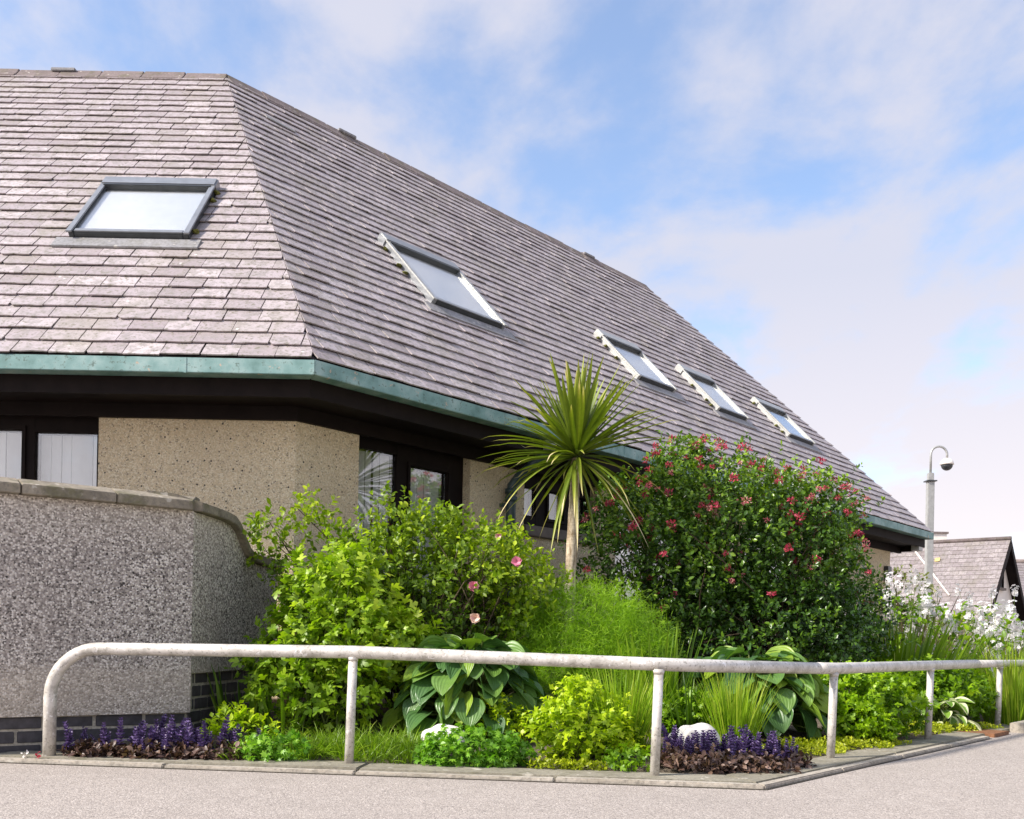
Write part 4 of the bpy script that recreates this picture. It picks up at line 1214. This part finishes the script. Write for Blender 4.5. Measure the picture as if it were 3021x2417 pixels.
def hosta(name, base, rad, hgt, n, lsize, mat, label, seed, elong=1.0):
    rng = R_(seed); t = empty(name, base, label, 'hosta')
    vars_ = []
    for k in range(8):
        V, F, UV = hosta_leaf(seed + k, elong, .12 + .05 * (k % 3))
        vars_.append(mesh_np('leaf', V, [F], mat, tint=np.full(len(V), min(1, max(0, .12 + .11 * k))) + np.array([v[1] for v in V]) * .12, smooth=True, uv=UV))
    st = []
    for i in range(n):
        f = (i + .5) / n; ang = i * 2.39996 + rng.normal() * .25
        rr = rad * (0.15 + .72 * f ** .7); z = base[2] + hgt * (1.0 - .80 * f ** 1.6) + rng.normal() * .03
        od = np.array([math.cos(ang), math.sin(ang), 0])
        p = np.array([base[0], base[1], 0]) + od * rr * .92 + np.array([0, 0, z])
        tilt = math.radians(4 - 52 * f + rng.normal() * 14)
        Y = od * math.cos(tilt) + np.array([0, 0, math.sin(tilt)]); N = -od * math.sin(tilt) + np.array([0, 0, math.cos(tilt)])
        N = N + rng.normal(size=3) * .36
        Y = unit(Y); X = unit(np.cross(Y, N)); Z = np.cross(X, Y); s = lsize * rng.uniform(.75, 1.15)
        mw = Matrix(((X[0]*s, Y[0]*s, Z[0]*s, p[0]), (X[1]*s, Y[1]*s, Z[1]*s, p[1]), (X[2]*s, Y[2]*s, Z[2]*s, p[2]), (0, 0, 0, 1)))
        put('leaf', vars_[rng.integers(8)], t, mw)
        b = np.array(base) + np.append(rng.normal(size=2) * .03, 0)
        st.append(([Vector(b), Vector(b * .45 + p * .55 + np.array([0, 0, .05])), Vector(p + Y * .01)], [.006, .005, .004]))
    tubes('leaf_stalks', st, M['green_stem'], t, 5)
    return t
hosta('hosta', G(-.24, 5.92), .48, .50, 185, .178, L['hosta_leaf'], 'broad leaved hosta behind the white stone, nearest the lime green plant', 51)
hosta('hosta', G(1.62, 6.55), .54, .50, 190, .185, L['hosta_leaf'], 'broad leaved blue green hosta in front of the dark flowering bush', 71)
hosta('variegated_hosta', G(3.43, 7.85), .24, .20, 30, .15, L['hosta_var'], 'small hosta with cream edged leaves behind the fifth railing post', 91, 1.8)

# ------------------------------------------------------------------ mounds of small leaves
def mound(name, lobes, n, T, per, size, mat, label, cat, seed, tl=.05, tint0=.5, up=.6, group=None, flat=.9, base=None):
    rng = R_(seed)
    b = base or (lobes[0][0], lobes[0][1], ground(lobes[0][0], lobes[0][1]))
    t = empty(name, b, label, cat, group)
    p, o, r = lobe_points(rng, lobes, n, .55)
    gz = np.array([ground(x, y) for x, y in p[:, :2]]); p[:, 2] = np.maximum(p[:, 2], gz + .008 + rng.random(len(p)) * .02)
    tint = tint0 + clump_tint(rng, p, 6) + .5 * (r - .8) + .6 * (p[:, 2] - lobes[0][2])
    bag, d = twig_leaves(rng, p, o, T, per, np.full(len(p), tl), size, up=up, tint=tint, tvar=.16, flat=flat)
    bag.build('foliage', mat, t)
    return t, p
def sub(t, p, n, seed, r0=.003, spread=.06):
    rng = R_(seed); idx = rng.choice(len(p), n, replace=False); b = WORLD[t.name].to_translation()
    stems_to(rng, tuple(b), p[idx], M['green_stem'], t, r0, spread, bow=.03)
t, p = mound('avens_clump', [(.40, 5.28, .20, .26, .24, .19), (.28, 5.27, .17, .18, .18, .14), (.52, 5.30, .15, .18, .18, .13), (.36, 5.3, .36, .13, .13, .09)], 620, LOB3, 4, .040, L['geum_leaf'], 'rounded golden green leafy clump left of the third post', 'plant', 101); sub(t, p, 40, 1)
t, p = mound('avens_clump', [(-.07, 5.66, .21, .14, .13, .11), (-.0, 5.64, .18, .10, .10, .10)], 240, LOB3, 4, .034, L['geum_leaf'], 'small golden green clump beside the white stone under the hosta', 'plant', 102); sub(t, p, 20, 2)
t, p = mound('cranesbill_mound', [(-.20, 5.06, .09, .27, .14, .11), (-.35, 5.07, .07, .13, .11, .08), (-.02, 5.06, .07, .14, .10, .08)], 620, LOB5, 3, .036, L['mound_leaf'], 'low spreading mound of small green leaves in front of the white stone', 'plant', 103, tl=.03)
t, p = mound('cranesbill_mound', [(-1.20, 5.10, .07, .15, .10, .09), (-1.32, 5.12, .06, .09, .09, .07)], 260, LOB5, 3, .034, L['mound_leaf'], 'small green leafed mound between the left bugle and the grass', 'plant', 104, tl=.03)
t, p = mound('lime_plant', [(-1.56, 5.52, .16, .09, .09, .08), (-1.44, 5.48, .13, .10, .08, .06), (-1.66, 5.5, .13, .06, .06, .05)], 90, SMALL, 6, .045, L['geum_leaf'], 'little lime leaved plant behind the left patch of purple bugle', 'plant', 105)
t, p = mound('tansy_clump', [(2.42, 6.70, .30, .30, .26, .22), (2.28, 6.75, .34, .2, .2, .18), (2.72, 6.95, .22, .2, .18, .16)], 900, TRI, 4, .050, L['tansy_leaf'], 'ferny bright green clump beside the fourth railing post', 'plant', 106, flat=.5); sub(t, p, 50, 3)
t, p = mound('tansy_clump', [(2.27, 6.48, .16, .19, .15, .13), (2.40, 6.50, .12, .13, .12, .10)], 380, TRI, 4, .044, L['tansy_leaf'], 'lower ferny green tuft directly behind the fourth post, over the yellow creeper', 'plant', 107, flat=.5)
t, p = mound('tansy_clump', [(3.50, 8.15, .30, .40, .30, .24), (3.15, 8.05, .28, .25, .25, .22), (3.85, 8.35, .24, .25, .22, .18)], 950, TRI, 4, .052, L['tansy_leaf'], 'wide ferny green clump between the fifth and sixth posts', 'plant', 108, tint0=.40, flat=.5); sub(t, p, 50, 4)
t, p = mound('tansy_clump', [(1.10, 6.1, .22, .17, .15, .12), (.98, 6.05, .18, .1, .1, .1)], 300, TRI, 4, .042, L['tansy_leaf'], 'small ferny plant between the two clumps of upright grass', 'plant', 109, flat=.5)
t, p = mound('tansy_clump', [(.60, 4.98, .06, .09, .07, .05)], 60, TRI, 4, .034, L['tansy_leaf'], 'tiny ferny seedling at the foot of the third post', 'plant', 110, flat=.5)
def mat_cover(lobes, n, label, seed, tint0=.5):
    return mound('creeping_jenny', [(x, y, ground(x, y) + .005, a, b, .035) for x, y, a, b in lobes], n, SMALL, 4, .022, L['creeper_leaf'], label, 'ground cover', seed, tl=.02, tint0=tint0, group='yellow creeping ground cover patches')
mat_cover([(1.84, 5.98, .20, .16), (1.72, 6.05, .14, .12), (2.0, 6.15, .14, .1)], 620, 'yellow green creeping carpet just left of the fourth post', 121)
mat_cover([(2.30, 6.32, .16, .12), (2.46, 6.50, .16, .1), (2.12, 6.2, .1, .08)], 480, 'yellow green creeping carpet just right of the fourth post', 122)
mat_cover([(3.20, 7.52, .16, .16), (3.45, 7.72, .20, .14), (3.02, 7.36, .14, .1), (3.75, 7.95, .2, .12)], 800, 'yellow green creeping carpet under the cream edged hosta', 123)
mat_cover([(1.30, 5.62, .16, .12), (1.42, 5.72, .12, .1)], 380, 'yellow green creeping carpet under the right hand grass clump', 124, .42)
mat_cover([(.22, 4.98, .14, .05), (.38, 4.97, .12, .05)], 240, 'yellow mossy creeper on the kerb edge below the golden clump', 125, .45)
mat_cover([(.82, 5.3, .1, .1), (1.55, 5.35, .06, .05)], 120, 'thin yellow creeper behind the right patch of bugle', 126, .45)

# ------------------------------------------------------------------ grasses and sword leaves
def grass(name, base, n, rad, length, width, lean, droop, mat, label, cat, seed, tint=.5, segs=6, fold=.25, dirbias=(0, 0), group=None, tvar=.2):
    t = empty(name, base, label, cat, group)
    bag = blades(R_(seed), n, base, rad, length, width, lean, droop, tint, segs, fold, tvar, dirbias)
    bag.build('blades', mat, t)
    return t
grass('grass_clump', G(.62, 5.40), 330, .13, .55, .0080, .36, .16, L['grass_blade'], 'upright yellow green grass clump to the left of the third post', 'grass', 131, .72)
grass('grass_clump', G(1.33, 5.82), 300, .11, .50, .0080, .28, .14, L['grass_blade'], 'upright yellow green grass clump in front of the right hosta', 'grass', 132, .76)
grass('grass_clump', G(4.36, 8.50), 420, .24, .84, .011, .4, .16, L['grass_blade'], 'tall bright grass clump behind the sixth post at the picture edge', 'grass', 133, .82)
grass('sword_leaf_clump', G(.94, 6.30), 60, .15, .72, .036, .35, .05, L['sword_leaf'], 'clump of pleated sword leaves between the fennel and the right hosta', 'plant', 134, .62)
grass('sword_leaf_clump', G(1.10, 6.0), 34, .10, .46, .020, .5, .10, L['sword_leaf'], 'short dark sword leaves behind the right hand grass clump', 'plant', 135, .40)
grass('sword_leaf_clump', G(3.55, 8.85), 150, .34, .96, .046, .40, .10, L['sword_leaf'], 'broad deep green sword leaves at the right of the dark bush', 'plant', 136, .72, dirbias=(.15, 0))
grass('iris_leaves', G(-1.56, 5.92), 16, .18, .46, .034, .5, .05, L['sword_leaf'], 'few iris blades in the dark gap at the brick plinth', 'plant', 137, .62)
grass('iris_leaves', G(-1.32, 5.72), 10, .12, .40, .030, .5, .05, L['sword_leaf'], 'short iris blades at the foot of the lime green plant', 'plant', 138, .5)
# fine grass mat
def grass_mat():
    t = empty('fine_grass', G(-.95, 5.3), 'soft fine green grass spilling over the kerb behind the second post', 'grass')
    bag = Bag(); rng = R_(141)
    for k in range(46):
        x = rng.uniform(-1.46, -.42); y = rng.uniform(5.10, 5.55) - .02 * x
        b = blades(rng, 60, (x, y, 0), .09, rng.uniform(.12, .22), .0042, .9, .45, .46 + rng.normal() * .12, 4, .1)
        bag.add(b.V[0], [b.F[4][0]], b.t[0])
    bag.build('blades', L['grass_blade'], t)
grass_mat()

# ------------------------------------------------------------------ bugle (ajuga)
def spike_mesh(seed, h):
    rng = R_(seed); bag = Bag()
    nw = 9
    for w in range(nw):
        f = w / (nw - 1); n = 8 if w < nw - 1 else 4
        a = rng.random() * 6 + np.arange(n) * 2 * PI / n
        Y = np.stack([np.cos(a), np.sin(a), np.full(n, .35 + f)], 1)
        pos = np.tile([0, 0, h * (.22 + .78 * f)], (n, 1))
        bag.add(*instance(LEAF[0], LEAF[1], pos, Y, np.tile([0, 0, 1.0], (n, 1)) + rng.normal(size=(n, 3)) * .4, np.full(n, .026 * (1.15 - .5 * f)), .5 + rng.normal(size=n) * .25 - .25 * f + (.25 if w % 2 else 0)))
    fs = [np.concatenate(bag.F[k]) for k in (3, 4) if bag.F[k]]
    return mesh_np('flower_spike', np.concatenate(bag.V), fs, L['bugle_flower'], tint=np.clip(np.concatenate(bag.t), 0, 1))
spikes = [spike_mesh(150 + k, .125 + .016 * (k % 3)) for k in range(6)]
def bugle(lobes, n, nspk, label, seed, zone):
    t, p = mound('bugle_patch', [(x, y, ground(x, y) + .015, a, b, .05) for x, y, a, b in lobes], n, LEAF, 4, .036, L['bugle_leaf'], label, 'plant', seed, tl=.03, tint0=.5)
    rng = R_(seed + 1)
    pp, oo, rr = lobe_points(rng, [(x, y, 0, a, b, .01) for x, y, a, b in zone], nspk, .0)
    for q in pp:
        mw = Matrix.Translation((q[0], q[1], ground(q[0], q[1]) + .01 + .03 * rng.random())) @ Matrix.Rotation(rng.normal() * .2, 4, 'X') @ Matrix.Rotation(rng.normal() * .2, 4, 'Y') @ Matrix.Rotation(rng.random() * 6, 4, 'Z') @ Matrix.Scale(rng.uniform(.62, 1.2), 4)
        put('flower_spike', spikes[rng.integers(6)], t, mw)
bugle([(-2.12, 5.10, .18, .06), (-1.80, 5.14, .30, .12), (-1.52, 5.12, .22, .10)], 700, 62, 'dark purple leaved bugle with violet spikes at the wall end of the kerb', 160, [(-1.82, 5.18, .36, .13), (-1.50, 5.20, .2, .12), (-2.15, 5.12, .16, .06)])
bugle([(.98, 5.02, .24, .14), (1.22, 5.08, .26, .16), (1.42, 5.24, .18, .12), (.92, 5.18, .16, .14)], 860, 84, 'dark purple leaved bugle with violet spikes at the kerb corner', 165, [(1.0, 5.16, .26, .16), (1.25, 5.22, .26, .14), (1.42, 5.32, .14, .1)])

# ------------------------------------------------------------------ stones
def stone(x, y, r, label, seed):
    rg = random.Random(seed); bm = bmesh.new(); bmesh.ops.create_icosphere(bm, subdivisions=4, radius=1)
    ph = [rg.uniform(0, 6) for _ in range(6)]
    for v in bm.verts:
        c = v.co; k = 1 + .10 * math.sin(c.x*3 + ph[0]) * math.cos(c.y*2.5 + ph[1]) + .05 * math.sin(c.x*7 + ph[2] + c.z*5) + .02 * math.sin(c.y*15 + ph[3])
        v.co = Vector((c.x * r[0], c.y * r[1], c.z * r[2])) * k
    me = bpy.data.meshes.new('stone'); bm.to_mesh(me); bm.free()
    for p_ in me.polygons: p_.use_smooth = True
    me.materials.append(M['stone'])
    tag(put('stone', me, None, Matrix.Translation((x, y, ground(x, y) + r[2] * .45))), label, 'stone')
stone(-.37, 5.50, (.135, .10, .085), 'smooth white stone half hidden behind the low green mound', 1)
stone(1.05, 5.62, (.14, .10, .11), 'smooth white stone behind the right patch of purple bugle', 2)

# ------------------------------------------------------------------ white flowered plants
def white_plants():
    spots = [(3.98, 9.9, 1.28), (4.25, 10.3, 1.22), (4.35, 9.7, 1.05), (4.62, 10.1, 1.12), (4.50, 9.2, .72), (4.95, 10.2, 1.16), (4.80, 9.6, .92), (5.22, 10.3, 1.18), (5.15, 9.8, 1.0), (3.75, 10.2, 1.30)]
    labels = ['white flowered plant next to the dark bush', 'tall white flowered plant against the far slate roof', 'white flowered plant above the broad sword leaves', 'white flowered plant in the middle of the pale drift',
              'low white flowered plant leaning over the railing', 'white flowered plant under the far white gable', 'white flowered plant beside the tall bright grass', 'rightmost white flowered plant at the picture edge', 'white flowered plant low behind the sixth post', 'white flowered plant farthest left, under the eaves end']
    heads = []
    for k in range(5):
        rng = R_(200 + k); n = 18; p = np.clip(rng.normal(size=(n, 3)), -1.5, 1.5) * np.array([.018, .018, .034]); o = unit(p + np.array([-.01, -.03, .03]))
        V, F, tn = instance(PETAL4[0], PETAL4[1], p, unit(np.cross(o, rng.normal(size=(n, 3)))), o, np.full(n, .038) * rng.uniform(.8, 1.2, n), rng.uniform(.2, 1, n))
        heads.append(mesh_np('flower_head', V, F, L['white_flower'], tint=tn))
    for i, ((x, y, h), lb) in enumerate(zip(spots, labels)):
        h += .16; x -= .06
        rng = R_(210 + i); b = G(x, y)
        t = empty('white_flower_plant', b, lb, 'flowers', 'white flowers at the right end of the bed')
        tips = []
        for k in range(11):
            q = np.array([x, y, 0]) + np.append(rng.normal(size=2) * .18, h - rng.random() ** .9 * .55)
            tips.append(q)
            put('flower_head', heads[rng.integers(5)], t, Matrix.Translation(q) @ Matrix.Rotation(rng.random() * 6, 4, 'Z') @ Matrix.Scale(rng.uniform(.8, 1.35), 4))
        stems_to(rng, b, tips, M['green_stem'], t, .005, .06, bow=.04)
        p = np.array(b) + np.stack([rng.normal(size=60) * .11, rng.normal(size=60) * .11, rng.random(60) * h * .75], 1)
        bag, d = twig_leaves(rng, p, unit(p - np.array(b)), LEAF, 3, np.full(60, .06), .07, up=.3, tint=np.full(60, .45), tvar=.2)
        bag.build('foliage', L['tansy_leaf'], t)
white_plants()
grass('dry_grass_clump', G(4.55, 9.75), 320, .62, .90, .009, .6, .22, L['dry_grass'], 'olive brown arching grass among the white flowers', 'grass', 231, .5, dirbias=(.1, 0))
grass('dry_grass_clump', G(5.3, 10.3), 220, .5, .95, .009, .5, .2, L['dry_grass'], 'olive brown grass behind the rightmost white flowers', 'grass', 232, .5)
grass('flax_clump', G(4.75, 11.6), 46, .22, 1.35, .05, .75, .10, L['flax_leaf'], 'dark bronze flax blades in front of the far slate roof', 'plant', 233, .5, dirbias=(.1, 0))
t, p = mound('pale_shrub', [(5.15, 13.0, 1.35, .38, .3, .34), (5.05, 13.0, 1.0, .3, .3, .3), (5.4, 13.0, .9, .35, .3, .4)], 420, LEAF, 6, .055, L['pale_leaf'], 'pale leaved shrub under the far end of the eaves', 'bush', 241, base=G(5.15, 13.0)); sub(t, p, 40, 9)
t, p = mound('green_shrub', [(6.4, 13.6, .7, .8, .4, .45), (7.6, 14.2, .6, .8, .4, .4)], 420, LEAF, 6, .07, L['rose_leaf'], 'dull green shrub low behind the white flowers', 'bush', 242, base=G(6.4, 13.6)); sub(t, p, 30, 10)

# ------------------------------------------------------------------ litter by the first post
def scraps():
    rg = R_(301)
    for k, (x, y, mt, lb) in enumerate([(-2.46, 5.00, M['stone'], 'pale crumpled petal on the kerb left of the first post'), (-2.395, 4.99, M['litter_red'], 'fallen red petals at the foot of the first post')]):
        n = 7; V, F, tn = instance(LEAF[0], LEAF[1], np.array([x, y, .042]) + rg.normal(size=(n, 3)) * .007, rg.normal(size=(n, 3)) + np.array([0, 0, .3]), np.tile([0, 0, 1.0], (n, 1)) + rg.normal(size=(n, 3)) * .5, np.full(n, .022), np.full(n, .5))
        tag(put('fallen_petals', mesh_np('fallen_petals', V, F, mt, tint=tn)), lb, 'petals')
scraps()

# ------------------------------------------------------------------ camera pole
cp = empty('camera_pole', (8.45, 20, 0), 'tall grey pole with hooked arm and dome camera beyond the roof end', 'camera pole')
def pole():
    fr = Frame((8.45, 20, 0), (1, 0, 0), (0, -1, 0))
    part_box('post', fr, -.065, .065, -.065, .065, 0, 4.02, M['frame_grey'], cp, 0, .01)
    part_box('flange', fr, -.10, .10, -.10, .10, 4.021, 4.045, M['frame_dark'], cp)
    part_box('collar', fr, -.055, .055, -.055, .055, 4.046, 4.20, M['frame_grey'], cp, 0, .01)
    pts = [Vector((8.45, 20, 4.19)), Vector((8.45, 20, 4.58))]
    for i in range(1, 13):
        a = PI * i / 12; pts.append(Vector((8.45 + .165 * (1 - math.cos(a)), 20, 4.58 + .165 * math.sin(a))))
    pts.append(Vector((8.78, 20, 4.52)))
    tube('arm', pts, .024, M['frame_grey'], cp, 10)
    def dome(name, r, z0, sgn, mat):
        bm = bmesh.new(); bmesh.ops.create_uvsphere(bm, u_segments=20, v_segments=12, radius=r)
        for v in list(bm.verts):
            if v.co.z * sgn < -1e-4: bm.verts.remove(v)
        bmesh.ops.holes_fill(bm, edges=bm.edges)
        me = bpy.data.meshes.new(name); bm.to_mesh(me); bm.free(); me.materials.append(mat)
        for p_ in me.polygons: p_.use_smooth = True
        put(name, me, cp, Matrix.Translation((8.78, 20, z0)))
    dome('housing', .135, 4.375, 1, M['white_wall']); dome('dome', .115, 4.37, -1, M['frame_dark'])
pole()

# ------------------------------------------------------------------ far houses
def far_roof(name, origin, along, down, la, ld, parent, g=.2, sw=.28, seed=1, mat=None):
    """one slope covered with slates joined in one part"""
    r = random.Random(seed); nn = along.cross(down).normalized()
    if nn.z < 0: nn = -nn
    bm = bmesh.new(); tl = bm.verts.layers.float.new('tint')
    i = 0; v = ld
    base = [bm.verts.new(q) for q in (origin, origin + along * la, origin + along * la + down * ld, origin + down * ld)]
    bm.faces.new(base)
    while v > 0:
        u = -sw * (.5 if i % 2 else 0)
        while u < la:
            a, b = max(0, u + .004), min(la, u + sw - .004); tn = min(1, max(0, r.gauss(.5, .25)))
            if b > a + .02:
                v1 = max(0, v - g * 1.1)
                q = [(a, v, .022), (b, v, .022), (b, v1, .006), (a, v1, .006), (a, v, .008), (b, v, .008)]
                vs = [bm.verts.new(origin + along * x + down * y + nn * (z + r.uniform(0, .004))) for x, y, z in q]
                for w in vs: w[tl] = tn
                bm.faces.new(vs[:4]); bm.faces.new((vs[0], vs[4], vs[5], vs[1]))
            u += sw
        v -= g; i += 1
    bmesh.ops.recalc_face_normals(bm, faces=bm.faces)
    me = bpy.data.meshes.new(name); bm.to_mesh(me); bm.free(); me.materials.append(mat or M['slate_far'])
    return tag(put(name, me, parent), kind='stuff')
D0 = Vector((Dv.x, Dv.y, 0)); N0 = Vector((Nv.x, Nv.y, 0))
def gable_house():
    Ap = Vector((15.8, 32, 4.18)); t = empty('gable_house', (15.8, 32, 0), 'white gabled house with steep slate roof and narrow gable window', 'house')
    ridge = -N0; pit = math.radians(50); hw = 3.2
    dl = (-D0 * math.cos(pit) - Vector((0, 0, math.sin(pit)))); drr = (D0 * math.cos(pit) - Vector((0, 0, math.sin(pit))))
    ld = hw / math.cos(pit)
    far_roof('roof_slope', Ap + N0 * .35, ridge, dl, 11, ld, t, .19, .26, 1)
    far_roof('roof_slope', Ap + N0 * .35, ridge, drr, 11, ld, t, .3, .5, 2)
    ze = Ap.z - hw * math.tan(pit)
    # gable wall, with its opening left to the window standing proud
    V = []
    for k in (0, -.3):
        o = N0 * (.02 + k)
        V += [Ap + o - Vector((0, 0, .12)), Ap + o - D0 * (hw - .12) + Vector((0, 0, ze - Ap.z - .05)), Ap + o - D0 * (hw - .12) - Vector((0, 0, Ap.z)), Ap + o + D0 * (hw - .12) - Vector((0, 0, Ap.z)), Ap + o + D0 * (hw - .12) + Vector((0, 0, ze - Ap.z - .05))]
    F = [(0, 1, 2, 3, 4), (9, 8, 7, 6, 5)] + [(i, (i+1) % 5, 5 + (i+1) % 5, 5 + i) for i in range(5)]
    put('gable_wall', mesh_py('gable_wall', V, F, M['white_wall']), t)
    fr = Frame(Vector((Ap.x, Ap.y, 0)) - D0 * .10 + N0 * .02, D0, N0)
    w = empty('window', fr.p(0, 0, 2.6)); attach(w, t, Matrix.Translation(fr.p(0, 0, 2.6)))
    multi('frame', [fbox(fr, -.42, -.34, .0, .06, 2.62, 3.36), fbox(fr, .34, .42, .0, .06, 2.62, 3.36), fbox(fr, -.42, .42, .0, .061, 3.30, 3.38), fbox(fr, -.03, .03, .001, .05, 2.62, 3.3)], M['dark_wood'], w)
    part_box('pane', fr, -.34, .34, .005, .02, 2.62, 3.3, M['frame_dark'], w)
    part_box('sill', fr, -.48, .48, .0, .12, 2.54, 2.62, M['sill'], w)
    for s, dd in ((-1, dl), (1, drr)):
        a = Ap + N0 * .37; b = a + dd * ld; up = Vector((0, 0, -.28))
        V = [a, b, b + up, a + up]; V = V + [v + N0 * -.04 for v in V]
        put('barge_board', mesh_py('barge_board', V, [(0,1,2,3),(7,6,5,4),(0,4,5,1),(1,5,6,2),(2,6,7,3),(3,7,4,0)], M['dark_wood']), t)
        a = Ap + N0 * .33; b = a + dd * ld; dn = Vector((0, 0, -.10))
        V = [a + dn, b + dn, b + dn - N0 * .33, a + dn - N0 * .33]; V = V + [v - Vector((0, 0, .03)) for v in V]
        put('verge_soffit', mesh_py('verge_soffit', V, [(0,1,2,3),(7,6,5,4),(0,4,5,1),(1,5,6,2),(2,6,7,3),(3,7,4,0)], M['dark_wood']), t)
    tube('ridge_capping', [Ap + N0 * .36 + Vector((0, 0, .03)), Ap + ridge * 10.6 + Vector((0, 0, .03))], .07, M['ridge'], t, 8)
    # pale roll of flashing that runs down the slope
    a = Ap + ridge * 2.68 + dl * .27; b = Ap + ridge * 1.0 + dl * 2.47; nn = Vector((-D0.x * math.sin(pit), -D0.y * math.sin(pit), math.cos(pit)))
    tube('flashing', [a + nn * .05, b + nn * .05], .032, M['white_wall'], t, 6)
    c = Ap + ridge * 1.75 + dl * .84 + nn * .03
    ring = [c + (ridge * math.cos(k * PI / 6) + dl * math.sin(k * PI / 6)) * (.085 + .012 * (k % 3)) for k in range(12)]
    put('lichen_patch', mesh_py('lichen_patch', ring + [q + nn * .02 for q in ring], [tuple(range(12))[::-1], tuple(range(12, 24))] + [(k, (k+1) % 12, 12 + (k+1) % 12, 12 + k) for k in range(12)], mat_plain('yellow_lichen', (0.45, 0.36, 0.16), 0.9)), t)
    part_box('side_wall', Frame(Vector((Ap.x, Ap.y, 0)) - D0 * (hw - .3), -N0, -D0), 0, 10, -.2, 0, 0, max(.5, ze + .1), M['white_wall'], t)
gable_house()
def plain_house(name, x0, x1, y, zr, ze, half, label, seed, chim=None):
    t = empty(name, ((x0+x1)/2, y, 0), label, 'house')
    dv = Vector((0, -half, ze - zr)); ld = dv.length; dv.normalize(); dv2 = Vector((0, half, ze - zr)).normalized()
    far_roof('roof_slope', Vector((x0, y, zr)), Vector((1, 0, 0)), dv, x1 - x0, ld, t, .28, .45, seed)
    far_roof('roof_slope', Vector((x0, y, zr)), Vector((1, 0, 0)), dv2, x1 - x0, ld, t, .5, .8, seed + 1)
    fr = Frame((x0, y - half + .4, 0), (1, 0, 0), (0, -1, 0))
    part_box('front_wall', fr, .15, x1 - x0 - .15, -.3, 0, 0, ze + .2, M['white_wall'], t)
    part_box('gutter', fr, 0, x1 - x0, .38, .48, ze - .06, ze + .05, M['white_wall'], t)
    for k in range(3):
        s = (x1 - x0) * (k + .7) / 3.4
        w = empty('window', fr.p(s, 0, 1.2)); attach(w, t, Matrix.Translation(fr.p(s, 0, 1.2)))
        part_box('pane', fr, s - .5, s + .5, .005, .02, 1.2, 2.3, M['frame_dark'], w)
        multi('frame', [fbox(fr, s-.56, s-.5, .0, .05, 1.2, 2.3), fbox(fr, s+.5, s+.56, .0, .05, 1.2, 2.3), fbox(fr, s-.56, s+.56, .0, .051, 2.3, 2.36), fbox(fr, s-.56, s+.56, .0, .051, 1.14, 1.2)], M['white_wall'], w)
    for xe in (x0 + .2, x1 - .2):
        V = [(xe, y, zr - .15), (xe, y - half + .3, ze + .05), (xe, y - half + .3, 0), (xe, y + half - .3, 0), (xe, y + half - .3, ze + .05)]
        V2 = [(xe + .15 if xe == x0 + .2 else xe - .15, b, c) for a, b, c in V]
        F = [(0, 1, 2, 3, 4), (9, 8, 7, 6, 5)] + [(i, (i+1) % 5, 5 + (i+1) % 5, 5 + i) for i in range(5)]
        put('gable_wall', mesh_py('gable_wall', V + V2, F, M['white_wall']), t)
    if chim:
        fc = Frame((chim, y, 0), (1, 0, 0), (0, -1, 0))
        c = part_box('chimney', fc, -.5, .5, -.35, .35, zr - .6, zr + .75, M['white_wall'], t)
        part_box('chimney_cap', fc, -.58, .58, -.42, .42, zr + .75, zr + .86, M['ridge'], c)
        tube('chimney_pot', [Vector((chim - .3, y, zr + .86)), Vector((chim - .3, y, zr + 1.9))], [.16, .13], M['frame_dark'], c, 10)
    tube('ridge_capping', [Vector((x0, y, zr + .05)), Vector((x1, y, zr + .05))], .10, M['ridge'], t, 8)
plain_house('distant_house', 22.3, 38, 48, 4.85, 2.6, 4.0, 'distant slate roofed house at the far right edge', 31)
plain_house('distant_house', 14.5, 25.6, 56, 6.3, 3.0, 4.5, 'distant house roof with a chimney behind the camera pole', 41, chim=24.0)
